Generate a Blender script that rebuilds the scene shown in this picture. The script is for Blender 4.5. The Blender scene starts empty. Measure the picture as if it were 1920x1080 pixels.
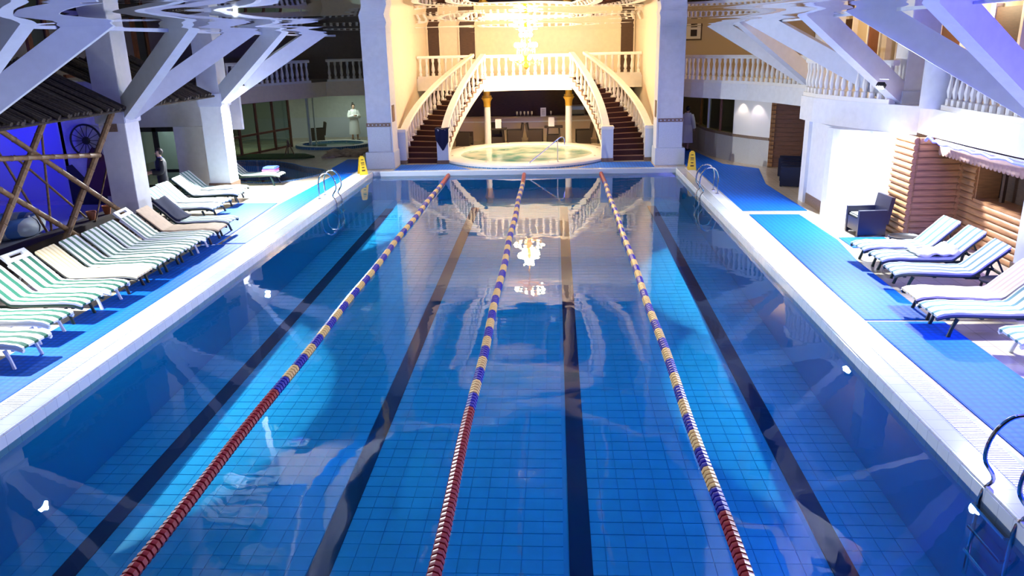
import bpy, bmesh, math, random
from mathutils import Vector, Matrix
random.seed(7)
PI = math.pi
S = bpy.context.scene
C = bpy.context.scene.collection

# ------------------------------------------------------------------ camera
F, PX, PY = 1450.0, 960.0, 540.0
def cam_axes(vx, vy, roll):
    dY = Vector((vx - PX, vy - PY, F)).normalized()
    n = dY.cross(Vector((vx + 1000 - PX, vy - 1000 * roll - PY, F))).normalized()
    if n.y < 0: n = -n
    X = n.cross(dY)
    if X.x < 0: X = -X
    return X, dY, -n
ax, ay, az = cam_axes(1040, 80, 0.0225)
W2C = Matrix(((ax.x, ay.x, az.x), (ax.y, ay.y, az.y), (ax.z, ay.z, az.z)))
C2W = W2C.transposed()
right = C2W @ Vector((1, 0, 0)); up = C2W @ Vector((0, -1, 0)); back = C2W @ Vector((0, 0, -1))
cam = bpy.data.objects.new('camera', bpy.data.cameras.new('camera'))
C.objects.link(cam)
cam.matrix_world = Matrix(((right.x, up.x, back.x, 1.17), (right.y, up.y, back.y, 0), (right.z, up.z, back.z, 4.38), (0, 0, 0, 1)))
cam.data.sensor_width = 36; cam.data.lens = 36 * F / 1920; cam.data.clip_end = 300
S.camera = cam

# ------------------------------------------------------------------ world, exposure
w = bpy.data.worlds.new('night'); S.world = w; w.use_nodes = True
w.node_tree.nodes['Background'].inputs[0].default_value = (0.10, 0.14, 0.30, 1)
w.node_tree.nodes['Background'].inputs[1].default_value = 0.02
S.view_settings.view_transform = 'Standard'; S.view_settings.look = 'None'
S.view_settings.exposure = 0.55; S.view_settings.gamma = 1; S.view_settings.use_curve_mapping = False

def light(name, kind, loc, power, col, size=.3, aim=None, spot=None, blend=.6, sy=None):
    d = bpy.data.lights.new(name, kind); d.energy = power; d.color = col
    if kind == 'AREA':
        d.size = size
        if sy: d.shape = 'RECTANGLE'; d.size_y = sy
    else: d.shadow_soft_size = size
    if spot: d.spot_size = math.radians(spot); d.spot_blend = blend
    o = bpy.data.objects.new(name, d); C.objects.link(o); o.location = loc
    if aim is not None:
        o.rotation_euler = (Vector(aim) - Vector(loc)).to_track_quat('-Z', 'Y').to_euler()
    return o

# lamps the photograph shows: the chandelier, the four white floods (two in view, two beyond the frame whose
# reflections stand in the pool), the blue LED strip, the blue alcove, and the rooms seen lit behind glass or galleries
light('chandelier_light', 'POINT', (0, 33.0, 4.25), 1250, (1, .78, .48), .35)
FLOODS = [((-8.43, 24.12, 3.2), (-6.0, 21.6, 0), 2800, 158, 'flood_light'), ((-8.09, 11.7, 3.2), (-3.6, 11.6, 0), 1250, 150, 'flood_light_left_offscreen'),
          ((8.31, 18.03, 3.2), (6.4, 16.6, 0), 1500, 162, 'flood_light'), ((8.38, 12.03, 3.2), (2.0, 10.2, 0), 800, 130, 'flood_light_right_offscreen')]
for p, a, e, cn, nm in FLOODS:
    light(nm, 'SPOT', p, e, (.86, .93, 1), .06, a, cn, .4)
light('led_strip_light', 'AREA', (9.12, 12.2, 2.17), 130, (.10, .10, 1), 8, (7.0, 12.2, 0), sy=.1)
light('blue_led_right_offscreen', 'AREA', (9.0, 5.2, 3.3), 620, (.13, .12, 1), 2.5, (7.0, 14.0, 4.6), sy=.3)
light('alcove_led_left_offscreen', 'AREA', (-15.2, 21.0, 3.0), 75, (.02, .02, 1), 1.9, (-15.0, 22.8, 1.2), sy=.2)
light('green_room_light', 'AREA', (-8.8, 37.6, 2.2), 26, (.80, 1, .85), 1.6, (-8.8, 38.0, 0))
light('green_room_light', 'AREA', (-13.3, 34.5, 2.2), 30, (.80, 1, .80), 1.6, (-13.3, 34.5, 0))
light('wall_downlight', 'SPOT', (7.82, 29.0, 2.27), 16, (1, .86, .78), .04, (7.95, 29.0, 0), 100)
light('wall_downlight', 'SPOT', (8.2, 28.35, 2.27), 16, (1, .84, .9), .04, (8.35, 28.4, 0), 100)
light('upper_gallery_light', 'POINT', (10.5, 30.5, 5.15), 110, (1, .70, .36), .1)
light('upper_gallery_light', 'POINT', (11.6, 22.0, 5.15), 130, (1, .74, .45), .1)

# ------------------------------------------------------------------ materials
MATS = {}
def nt(name):
    m = bpy.data.materials.new(name); m.use_nodes = True
    MATS[name] = m
    return m, m.node_tree.nodes, m.node_tree.links, m.node_tree.nodes['Principled BSDF']
def M(name, col, rough=.5, metal=0, var=0, scale=6, bump=0, bscale=40, emit=0, ecol=None, stretch=None, coat=0):
    if name in MATS: return MATS[name]
    m, N, L, b = nt(name)
    b.inputs['Base Color'].default_value = (*col, 1); b.inputs['Roughness'].default_value = rough; b.inputs['Metallic'].default_value = metal
    if coat: b.inputs['Coat Weight'].default_value = coat; b.inputs['Coat Roughness'].default_value = .1
    if emit: b.inputs['Emission Color'].default_value = (*(ecol or col), 1); b.inputs['Emission Strength'].default_value = emit
    tc = N.new('ShaderNodeTexCoord'); src = tc.outputs['Object']
    if stretch:
        mp = N.new('ShaderNodeMapping'); mp.inputs['Scale'].default_value = stretch; L.new(src, mp.inputs[0]); src = mp.outputs[0]
    if var:
        n = N.new('ShaderNodeTexNoise'); n.inputs['Scale'].default_value = scale; n.inputs['Detail'].default_value = 5; L.new(src, n.inputs['Vector'])
        r = N.new('ShaderNodeMapRange'); r.inputs[1].default_value = .3; r.inputs[2].default_value = .7
        r.inputs[3].default_value = 1 - var; r.inputs[4].default_value = 1 + var; L.new(n.outputs['Fac'], r.inputs[0])
        mx = N.new('ShaderNodeMix'); mx.data_type = 'RGBA'; mx.blend_type = 'MULTIPLY'; mx.inputs[0].default_value = 1
        mx.inputs[6].default_value = (*col, 1); L.new(r.outputs[0], mx.inputs[7]); L.new(mx.outputs[2], b.inputs['Base Color'])
    if bump:
        n2 = N.new('ShaderNodeTexNoise'); n2.inputs['Scale'].default_value = bscale; n2.inputs['Detail'].default_value = 3; L.new(src, n2.inputs['Vector'])
        bp = N.new('ShaderNodeBump'); bp.inputs['Strength'].default_value = bump; bp.inputs['Distance'].default_value = .01
        L.new(n2.outputs['Fac'], bp.inputs['Height']); L.new(bp.outputs[0], b.inputs['Normal'])
    return m
def grid_mat(name, c1, c2, size, rough, mortar=.03, bump=.3):
    m, N, L, b = nt(name)
    tc = N.new('ShaderNodeTexCoord'); br = N.new('ShaderNodeTexBrick'); br.offset = 0
    br.inputs['Scale'].default_value = 1; br.inputs['Brick Width'].default_value = size; br.inputs['Row Height'].default_value = size
    br.inputs['Mortar Size'].default_value = mortar * size; br.inputs['Color1'].default_value = (*c1, 1)
    br.inputs['Color2'].default_value = (*[v * .93 for v in c1], 1); br.inputs['Mortar'].default_value = (*c2, 1)
    L.new(tc.outputs['Object'], br.inputs['Vector']); L.new(br.outputs['Color'], b.inputs['Base Color']); b.inputs['Roughness'].default_value = rough
    bp = N.new('ShaderNodeBump'); bp.inputs['Strength'].default_value = bump; bp.inputs['Distance'].default_value = .004; bp.invert = True
    L.new(br.outputs['Fac'], bp.inputs['Height']); L.new(bp.outputs[0], b.inputs['Normal'])
    return m
def stripe_mat(name, c1, c2, period, duty, axis=1, phase=0, rough=.75):
    m, N, L, b = nt(name)
    tc = N.new('ShaderNodeTexCoord'); sp = N.new('ShaderNodeSeparateXYZ'); L.new(tc.outputs['Object'], sp.inputs[0])
    a = N.new('ShaderNodeMath'); a.operation = 'MULTIPLY_ADD'; a.inputs[1].default_value = 1 / period; a.inputs[2].default_value = 10 + phase; L.new(sp.outputs[axis], a.inputs[0])
    f = N.new('ShaderNodeMath'); f.operation = 'FRACT'; L.new(a.outputs[0], f.inputs[0])
    g = N.new('ShaderNodeMath'); g.operation = 'LESS_THAN'; g.inputs[1].default_value = duty; L.new(f.outputs[0], g.inputs[0])
    mx = N.new('ShaderNodeMix'); mx.data_type = 'RGBA'; mx.inputs[6].default_value = (*c2, 1); mx.inputs[7].default_value = (*c1, 1)
    L.new(g.outputs[0], mx.inputs[0]); L.new(mx.outputs[2], b.inputs['Base Color']); b.inputs['Roughness'].default_value = rough
    return m
def water_mat(name, tint, bs, scale, strength=1.0):
    m = bpy.data.materials.new(name); m.use_nodes = True; N = m.node_tree.nodes; L = m.node_tree.links; N.clear(); MATS[name] = m
    out = N.new('ShaderNodeOutputMaterial'); tr = N.new('ShaderNodeBsdfTransparent'); tr.inputs[0].default_value = (*tint, 1)
    gl = N.new('ShaderNodeBsdfGlossy'); gl.inputs['Roughness'].default_value = .0; gl.inputs[0].default_value = (.95, .97, 1, 1)
    fr = N.new('ShaderNodeFresnel'); fr.inputs[0].default_value = 1.31
    tc = N.new('ShaderNodeTexCoord'); no = N.new('ShaderNodeTexNoise'); no.inputs['Scale'].default_value = scale; no.inputs['Detail'].default_value = 2
    L.new(tc.outputs['Object'], no.inputs['Vector'])
    bp = N.new('ShaderNodeBump'); bp.inputs['Strength'].default_value = strength; bp.inputs['Distance'].default_value = bs
    L.new(no.outputs['Fac'], bp.inputs['Height']); L.new(bp.outputs[0], gl.inputs['Normal']); L.new(bp.outputs[0], fr.inputs['Normal'])
    mx = N.new('ShaderNodeMixShader'); L.new(fr.outputs[0], mx.inputs[0]); L.new(tr.outputs[0], mx.inputs[1]); L.new(gl.outputs[0], mx.inputs[2]); L.new(mx.outputs[0], out.inputs[0])
    return m
def film_mat(name):
    m, N, L, b = nt(name)
    b.inputs['Base Color'].default_value = (.72, .74, .84, 1); b.inputs['Metallic'].default_value = 1; b.inputs['Roughness'].default_value = .015
    tc = N.new('ShaderNodeTexCoord'); mp = N.new('ShaderNodeMapping'); mp.inputs['Scale'].default_value = (.22, .32, 1); L.new(tc.outputs['Object'], mp.inputs[0])
    no = N.new('ShaderNodeTexNoise'); no.inputs['Scale'].default_value = 1.0; no.inputs['Detail'].default_value = 1.0; L.new(mp.outputs[0], no.inputs['Vector'])
    bp = N.new('ShaderNodeBump'); bp.inputs['Strength'].default_value = 1; bp.inputs['Distance'].default_value = .075
    L.new(no.outputs['Fac'], bp.inputs['Height']); L.new(bp.outputs[0], b.inputs['Normal'])
    return m
def glass_mat(name, tint, refl=.12):
    m = bpy.data.materials.new(name); m.use_nodes = True; N = m.node_tree.nodes; L = m.node_tree.links; N.clear(); MATS[name] = m
    out = N.new('ShaderNodeOutputMaterial'); tr = N.new('ShaderNodeBsdfTransparent'); tr.inputs[0].default_value = (*tint, 1)
    gl = N.new('ShaderNodeBsdfGlossy'); gl.inputs['Roughness'].default_value = .02; mx = N.new('ShaderNodeMixShader'); mx.inputs[0].default_value = refl
    L.new(tr.outputs[0], mx.inputs[1]); L.new(gl.outputs[0], mx.inputs[2]); L.new(mx.outputs[0], out.inputs[0]); return m
def mat_knob(name, col):
    m, N, L, b = nt(name); b.inputs['Roughness'].default_value = .62; b.inputs['Specular IOR Level'].default_value = .25
    tc = N.new('ShaderNodeTexCoord'); v = N.new('ShaderNodeTexVoronoi'); v.inputs['Scale'].default_value = 9; v.inputs['Randomness'].default_value = .15; L.new(tc.outputs['Object'], v.inputs['Vector'])
    r = N.new('ShaderNodeMapRange'); r.inputs[1].default_value = 0; r.inputs[2].default_value = .6; r.inputs[3].default_value = 1.25; r.inputs[4].default_value = .8; L.new(v.outputs['Distance'], r.inputs[0])
    mx = N.new('ShaderNodeMix'); mx.data_type = 'RGBA'; mx.blend_type = 'MULTIPLY'; mx.inputs[0].default_value = 1; mx.inputs[6].default_value = (*col, 1); L.new(r.outputs[0], mx.inputs[7]); L.new(mx.outputs[2], b.inputs['Base Color'])
    bp = N.new('ShaderNodeBump'); bp.inputs['Strength'].default_value = .6; bp.inputs['Distance'].default_value = .012; bp.invert = True; L.new(v.outputs['Distance'], bp.inputs['Height']); L.new(bp.outputs[0], b.inputs['Normal'])
    return m
plaster = M('white_plaster', (.80, .80, .80), .6, var=.04, bump=.1)
cream = M('cream_plaster', (.80, .70, .55), .6, var=.04)
peach = cream
greywall = M('pale_grey_wall', (.62, .66, .64), .6, var=.05)
stone = M('white_painted_stone', (.83, .81, .76), .45, var=.03)
stonew = stone
concrete = M('painted_concrete', (.66, .68, .74), .65, var=.05)
speckle = M('speckled_tile', (.60, .65, .72), .35, var=.10, scale=60)
brownband = M('brown_tile_band', (.22, .14, .09), .4, var=.3, scale=30)
roomwall = M('unlit_room_wall', (.42, .36, .30), .7, var=.05)
dark = M('dark_interior', (.012, .010, .010), .8)
darkbrown = M('dark_brown_panel', (.07, .035, .02), .55, var=.3, stretch=(1, 1, 8))
brownwood = M('reddish_brown_frame', (.20, .07, .03), .45, var=.25, stretch=(6, 6, 1))
carpet = M('dark_red_stair_carpet', (.055, .014, .010), .85, var=.2, scale=40)
nosing = M('stair_nosing', (.30, .15, .08), .5)
deckm = grid_mat('beige_deck_tile', (.62, .52, .38), (.42, .35, .26), .33, .22, .02, .2)
coping = grid_mat('white_coping_tile', (.72, .76, .80), (.50, .54, .60), .25, .15, .02, .2)
pooltile = M('pool_blue_tile', (.06, .60, .97), .3, var=.06, scale=3)
poolwall = grid_mat('pool_wall_tile', (.06, .60, .97), (.045, .50, .86), .25, .25, .04, .2)
grout = M('pool_grout', (.045, .50, .86), .6)
lanedark = M('lane_line_tile', (.004, .012, .10), .35)
mosaic = grid_mat('blue_mosaic', (.05, .18, .40), (.25, .35, .5), .08, .25, .08)
matblue = mat_knob('blue_rubber_mat', (.004, .15, .72))
grass = M('green_turf', (.035, .075, .012), .9, var=.4, scale=30, bump=.6)
steel = M('polished_steel', (.75, .76, .78), .12, 1)
brass = M('gold_paint', (.80, .46, .05), .35, .3)
greenf = M('dark_green_plastic', (.008, .030, .022), .35)
blackf = M('black_plastic', (.010, .010, .012), .4)
whitef = M('white_plastic', (.80, .81, .82), .3)
stripeg = stripe_mat('green_white_stripe', (.008, .10, .055), (.78, .80, .78), .205, .42, 1, .29)
stripep = stripe_mat('pale_green_stripe', (.09, .22, .18), (.66, .71, .68), .205, .34, 1, .33)
yellowp = stripe_mat('yellow_stripe', (.72, .55, .28), (.84, .72, .46), .12, .4, 1, .3)
beigep = M('beige_pad', (.66, .47, .30), .8, var=.08, scale=12)
wicker = M('dark_brown_wicker', (.035, .022, .014), .6, bump=.8, bscale=120)
navy = M('navy_towel', (.004, .007, .045), .95, bump=.5, bscale=200)
pinkt = M('pink_towel', (.75, .25, .50), .95); bluet = M('blue_towel', (.12, .22, .70), .95); whitet = M('white_towel', (.82, .80, .84), .95, bump=.4, bscale=150)
robe = M('white_terry', (.80, .80, .78), .95, bump=.5, bscale=200)
skin = M('skin', (.55, .33, .23), .55); hairm = M('dark_hair', (.02, .012, .008), .6); suit = M('black_suit', (.008, .008, .012), .7); shirt = M('blue_shirt', (.08, .09, .35), .7)
yellows = M('yellow_plastic', (.85, .56, .01), .4); inkd = M('dark_print', (.10, .05, .01), .6)
logm = M('log_wood', (.42, .20, .08), .5, var=.3, scale=5, stretch=(.6, .6, 8), bump=.2)
planks = M('stained_plank', (.20, .085, .05), .5, var=.25, scale=4, stretch=(1, 1, 10))
bamboo = M('bamboo_pole', (.25, .145, .065), .5, var=.3, scale=12)
reedm = M('dry_reed', (.060, .045, .032), .9, var=.4, scale=20)
alcovepaint = M('pale_alcove_wall', (.50, .50, .56), .6)  # pale neutral wall, the blue comes from the alcove LED
muralm = M('mural_plaster', (.40, .38, .48), .7, var=.15, scale=4)
muraldk = M('mural_dark_hills', (.02, .018, .03), .8)
filmm = film_mat('mirror_film')
watr = water_mat('pool_water_surface', (.70, .96, .99), .003, 1.6)
kwat = water_mat('kids_pool_water', (.40, .62, .58), .01, 2.0)
glassd = glass_mat('tinted_glass', (.62, .70, .64), .10)
glasss = glass_mat('clear_glass', (.90, .92, .92), .10)
foam, Nf, Lf, bf = nt('bubbling_water')
bf.inputs['Roughness'].default_value = .12
_tc = Nf.new('ShaderNodeTexCoord'); _n = Nf.new('ShaderNodeTexNoise'); _n.inputs['Scale'].default_value = 1.1; _n.inputs['Detail'].default_value = 8; Lf.new(_tc.outputs['Object'], _n.inputs['Vector'])
_r = Nf.new('ShaderNodeValToRGB'); _r.color_ramp.elements[0].position = .36; _r.color_ramp.elements[0].color = (.16, .42, .36, 1); _r.color_ramp.elements[1].position = .62; _r.color_ramp.elements[1].color = (.80, .86, .74, 1)
Lf.new(_n.outputs['Fac'], _r.inputs[0]); Lf.new(_r.outputs[0], bf.inputs['Base Color'])
_b = Nf.new('ShaderNodeBump'); _b.inputs['Strength'].default_value = .5; _b.inputs['Distance'].default_value = .05; Lf.new(_n.outputs['Fac'], _b.inputs['Height']); Lf.new(_b.outputs[0], bf.inputs['Normal'])
bulbm = M('lit_bulb', (1, .8, .5), .3, emit=28, ecol=(1, .72, .36))
lensm = M('lit_lens', (1, 1, 1), .3, emit=50, ecol=(.9, .95, 1))
ledm = M('blue_led', (.0, .0, .25), .5, emit=5, ecol=(.04, .05, 1))
crystal = M('crystal', (.9, .8, .6), .05, .2)

# ------------------------------------------------------------------ mesh helpers
def tag(o, label, cat, group=None):
    o['label'] = label; o['category'] = cat
    if group: o['group'] = group
    return o
def struct(o): o['kind'] = 'structure'; return o
def stuff(o): o['kind'] = 'stuff'; return o
def root(name, loc=(0, 0, 0), rz=0):
    o = bpy.data.objects.new(name, None); C.objects.link(o); o.location = loc; o.rotation_euler = (0, 0, rz); o.empty_display_size = .2
    return o
def link(name, me, mat, parent=None, loc=None, rot=None):
    o = bpy.data.objects.new(name, me); C.objects.link(o)
    if mat and not me.materials: me.materials.append(mat)
    if parent: o.parent = parent
    if loc: o.location = loc
    if rot: o.rotation_euler = rot
    return o
def mesh(name, bm, smooth=False):
    me = bpy.data.meshes.new(name); bmesh.ops.recalc_face_normals(bm, faces=bm.faces[:]); bm.to_mesh(me); bm.free()
    if smooth:
        for p in me.polygons: p.use_smooth = True
        try: me.set_sharp_from_angle(angle=math.radians(40))
        except Exception: pass
    return me
def ob(name, bm, mat, parent=None, smooth=False, loc=None, rot=None):
    return link(name, mesh(name, bm, smooth), mat, parent, loc, rot)
def B(): return bmesh.new()
def box(bm, x0, x1, y0, y1, z0, z1, mtx=None):
    v = [bm.verts.new((x, y, z)) for z in (z0, z1) for y in (y0, y1) for x in (x0, x1)]
    for f in ((0, 2, 3, 1), (4, 5, 7, 6), (0, 1, 5, 4), (2, 6, 7, 3), (0, 4, 6, 2), (1, 3, 7, 5)): bm.faces.new([v[i] for i in f])
    if mtx: bmesh.ops.transform(bm, matrix=mtx, verts=v)
    return bm
def bbox(x0, x1, y0, y1, z0, z1, bev=0):
    bm = box(B(), x0, x1, y0, y1, z0, z1)
    if bev: bmesh.ops.bevel(bm, geom=bm.edges[:], offset=bev, segments=2, affect='EDGES')
    return bm
def beam(bm, a, b, wd, ht, upv=(0, 0, 1)):
    a = Vector(a); b = Vector(b); d = (b - a).normalized(); s = d.cross(Vector(upv)).normalized(); u = s.cross(d)
    c = [(-1, -1), (1, -1), (1, 1), (-1, 1)]
    A = [bm.verts.new(a + s * (i * wd / 2) + u * (j * ht / 2)) for i, j in c]; Bv = [bm.verts.new(b + s * (i * wd / 2) + u * (j * ht / 2)) for i, j in c]
    for i in range(4): bm.faces.new((A[i], A[(i + 1) % 4], Bv[(i + 1) % 4], Bv[i]))
    bm.faces.new(A[::-1]); bm.faces.new(Bv); return bm
def tube(bm, pts, r, n=8, cap=True):
    pts = [Vector(p) for p in pts]; rings = []; rr = r if isinstance(r, (list, tuple)) else [r] * len(pts)
    ref = None
    for i, p in enumerate(pts):
        d = (pts[min(i + 1, len(pts) - 1)] - pts[max(i - 1, 0)]).normalized()
        if ref is None: ref = Vector((0, 0, 1)) if abs(d.z) < .9 else Vector((1, 0, 0))
        s = d.cross(ref).normalized(); u = s.cross(d); ref = u
        rings.append([bm.verts.new(p + (s * math.cos(2 * PI * k / n) + u * math.sin(2 * PI * k / n)) * rr[i]) for k in range(n)])
    for a, b in zip(rings, rings[1:]):
        for k in range(n): bm.faces.new((a[k], a[(k + 1) % n], b[(k + 1) % n], b[k]))
    if cap: bm.faces.new(rings[0][::-1]); bm.faces.new(rings[-1])
    return bm
def lathe(bm, prof, n=12, c=(0, 0, 0), cap=True):
    rings = [[bm.verts.new((c[0] + r * math.cos(2 * PI * k / n), c[1] + r * math.sin(2 * PI * k / n), c[2] + z)) for k in range(n)] for r, z in prof]
    for a, b in zip(rings, rings[1:]):
        for k in range(n): bm.faces.new((a[k], a[(k + 1) % n], b[(k + 1) % n], b[k]))
    if cap: bm.faces.new(rings[0][::-1]); bm.faces.new(rings[-1])
    return bm
def prism(bm, poly, z0, z1):
    a = [bm.verts.new((x, y, z0)) for x, y in poly]; b = [bm.verts.new((x, y, z1)) for x, y in poly]; n = len(poly)
    bm.faces.new(a[::-1]); bm.faces.new(b)
    for i in range(n): bm.faces.new((a[i], a[(i + 1) % n], b[(i + 1) % n], b[i]))
    return bm
def strip(bm, pts, wd, z0, z1):
    """wall of thickness wd along an open plan polyline (pts to the left edge), between z0 and z1"""
    P = [Vector((p[0], p[1], 0)) for p in pts]; L_, R_ = [], []
    for i, p in enumerate(P):
        d = (P[min(i + 1, len(P) - 1)] - P[max(i - 1, 0)]).normalized(); nrm = Vector((-d.y, d.x, 0))
        L_.append(p); R_.append(p + nrm * wd)
    return prism(bm, [(v.x, v.y) for v in L_] + [(v.x, v.y) for v in R_[::-1]], z0, z1)
def sweep(bm, pts, prof):
    """profile (side, up) swept along 3-D pts keeping up = z"""
    P = [Vector(p) for p in pts]; rings = []
    for i, p in enumerate(P):
        d = P[min(i + 1, len(P) - 1)] - P[max(i - 1, 0)]; d.z = 0; d.normalize(); s = Vector((d.y, -d.x, 0))
        rings.append([bm.verts.new(p + s * a + Vector((0, 0, h))) for a, h in prof])
    n = len(prof)
    for a, b in zip(rings, rings[1:]):
        for k in range(n): bm.faces.new((a[k], a[(k + 1) % n], b[(k + 1) % n], b[k]))
    bm.faces.new(rings[0][::-1]); bm.faces.new(rings[-1]); return bm
def fill2d(name, loops, z0, z1):
    """filled plan outline with holes, given thickness"""
    cu = bpy.data.curves.new(name, 'CURVE'); cu.dimensions = '2D'; cu.fill_mode = 'BOTH'; cu.extrude = (z1 - z0) / 2
    for lp in loops:
        s = cu.splines.new('POLY'); s.points.add(len(lp) - 1)
        for i, p in enumerate(lp): s.points[i].co = (p[0], p[1], 0, 1)
        s.use_cyclic_u = True
    o = bpy.data.objects.new(name, cu); C.objects.link(o)
    dg = bpy.context.evaluated_depsgraph_get(); me = bpy.data.meshes.new_from_object(o.evaluated_get(dg))
    bpy.data.objects.remove(o); bpy.data.curves.remove(cu)
    me.transform(Matrix.Translation((0, 0, (z0 + z1) / 2))); me.materials.clear(); return me
def circ(cx, cy, r, n=48, r2=None, a0=0, a1=2 * PI):
    k = n if abs(a1 - a0 - 2 * PI) < 1e-6 else n - 1
    return [(cx + r * math.cos(a0 + (a1 - a0) * i / k), cy + (r2 or r) * math.sin(a0 + (a1 - a0) * i / k)) for i in range(n)]
def copy_tree(o, parent=None):
    c = o.copy(); C.objects.link(c)
    if parent: c.parent = parent
    for ch in o.children: copy_tree(ch, c)
    return c
def smoothpath(pts, n=8):
    """Catmull-Rom through pts"""
    P = [Vector(p) for p in pts]; P = [2 * P[0] - P[1]] + P + [2 * P[-1] - P[-2]]; out = []
    for i in range(1, len(P) - 2):
        for k in range(n):
            t = k / n; a, b, c, d = P[i - 1], P[i], P[i + 1], P[i + 2]
            out.append(.5 * (2 * b + (c - a) * t + (2 * a - 5 * b + 4 * c - d) * t * t + (3 * b - a - 3 * c + d) * t ** 3))
    return out + [P[-2]]

# ------------------------------------------------------------------ shell: deck, pool, ceiling, outer walls
PW, P0, P1, WZ = 5.5, 2.0, 27.8, -.12
kid = [(-9.9, 26.2), (-8.9, 25.95), (-8.2, 26.15), (-7.65, 26.9), (-7.4, 27.7), (-7.45, 28.45), (-7.9, 28.95), (-8.6, 29.5), (-9.3, 30.3), (-10.2, 31.0), (-11.2, 31.3), (-12.4, 31.2), (-13.2, 30.4), (-13.2, 27.5), (-11.5, 26.4)]
kid = [(v.x, v.y) for v in smoothpath([(x, y, 0) for x, y in kid] + [(kid[0][0], kid[0][1], 0)], 4)][:-1]
poolrect = [(-PW, P0), (PW, P0), (PW, P1), (-PW, P1)]
deck = struct(link('floor', fill2d('floor', [[(-17, -3), (16, -3), (16, 42), (-17, 42)], poolrect, kid], -.2, 0), deckm))
bm = B()
def fz(y): return -1.5 + .5 * (y - 6) / 22
v = [bm.verts.new(p) for p in ((-PW, P0, fz(P0)), (PW, P0, fz(P0)), (PW, P1, fz(P1)), (-PW, P1, fz(P1)))]; bm.faces.new(v)
pf = struct(ob('pool_floor', bm, grout))
TS = .25; LANES = (-4.60, -1.60, 1.45, 4.45)
tile_me = mesh('tile', bbox(-.121, .121, -.121, .121, -.01, .012)); tile_me.materials.append(pooltile)
rest = B(); near = 0
slope = math.atan(.5 / 22)
for j in range(int((P1 - P0) / TS)):
    y = P0 + (j + .5) * TS
    for i in range(44):
        x = -PW + (i + .5) * TS
        if any(abs(x - l) < .13 for l in LANES): continue
        if y > 6.2 and near < 296:
            near += 1; link('tile', tile_me, None, pf, (x, y, fz(y)), (slope, 0, 0))
        elif y > 5.5:
            box(rest, x - .121, x + .121, y - .121, y + .121, fz(y) - .01, fz(y) + .012)
stuff(ob('tile_field', rest, pooltile, pf))
for l in LANES:
    bm = B(); y = 5.5
    beam(bm, (l, 5.5, fz(5.5) + .012), (l, 26.3, fz(26.3) + .012), .27, .024)
    ob('lane_line', bm, lanedark, pf)
for nm, a in (('pool_wall_left', (-PW - .2, -PW, P0, P1)), ('pool_wall_right', (PW, PW + .2, P0, P1)), ('pool_wall_far', (-PW, PW, P1, P1 + .2)), ('pool_wall_near', (-PW, PW, P0 - .2, P0))):
    struct(ob(nm, bbox(a[0], a[1], a[2], a[3], -1.7, -.001), poolwall))
# coping kerb with overflow grating
for s, nm in ((-1, 'left'), (1, 'right')):
    x0, x1 = sorted((s * PW, s * (PW + .62)))
    k = struct(ob('pool_coping_' + nm, bbox(x0, x1, P0, P1 + .35, .0, .03, .008), coping))
    bm = B(); y = P0 + .05
    while y < P1:
        xa, xb = sorted((s * (PW + .27), s * (PW + .55))); box(bm, xa, xb, y, y + .028, .03, .038); y += .045
    stuff(ob('grating', bm, whitef, k))
    xa, xb = sorted((s * (PW - .05), s * (PW + .03)))
    ob('coping_lip', bbox(xa, xb, P0, P1, -.22, .045, .02), coping, k)
k = struct(ob('pool_coping_far', bbox(-PW - .0, PW, P1, P1 + .3, 0, .03, .008), coping))
ob('coping_lip', bbox(-PW, PW, P1 - .05, P1 + .03, -.22, .045, .015), coping, k)
bm = B(); v = [bm.verts.new((x, y, WZ)) for x, y in poolrect]; bm.faces.new(v)
wo = stuff(ob('pool_water', bm, watr)); tag(wo, 'still blue water filling the long lap pool', 'water')

# mirror-film ceiling over the pool
bm = B(); nx, ny = 30, 66; CZ = 4.80; CX = 7.05; CY0, CY1 = -2.0, 30.2
G_ = [[bm.verts.new((-CX + 2 * CX * i / nx, CY0 + (CY1 - CY0) * j / ny, CZ + .022 * math.sin(1.1 * (CY0 + (CY1 - CY0) * j / ny) + .6 * math.sin(.5 * i)) * math.sin(PI * i / nx) + .012 * math.sin(.63 * i + .4 * j))) for i in range(nx + 1)] for j in range(ny + 1)]
for j in range(ny):
    for i in range(nx): bm.faces.new((G_[j][i], G_[j][i + 1], G_[j + 1][i + 1], G_[j + 1][i]))
me = mesh('ceiling', bm)
for p in me.polygons: p.use_smooth = True
ceil = struct(link('ceiling', me, filmm))
bm = B()
for a in ((-CX - .12, -CX, CY0, CY1), (CX, CX + .12, CY0, CY1)): box(bm, *a, CZ - .03, CZ + .35)
ob('ceiling_edge_profile', bm, concrete, ceil)
struct(ob('roof_slab', bbox(-17, 16, -3, 29.5, 5.9, 6.1), roomwall))
struct(ob('roof_slab', bbox(-17, -5.45, 29.5, 42, 5.9, 6.1), roomwall)); struct(ob('roof_slab', bbox(5.45, 16, 29.5, 42, 5.9, 6.1), roomwall))
struct(ob('wall_left', bbox(-17, -16.8, -3, 42, 0, 5.9), roomwall))
struct(ob('wall_right', bbox(15.8, 16, -3, 42, 0, 5.9), cream))
struct(ob('wall_back', bbox(-17, 16, 41.8, 42, 0, 7), roomwall))

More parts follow.
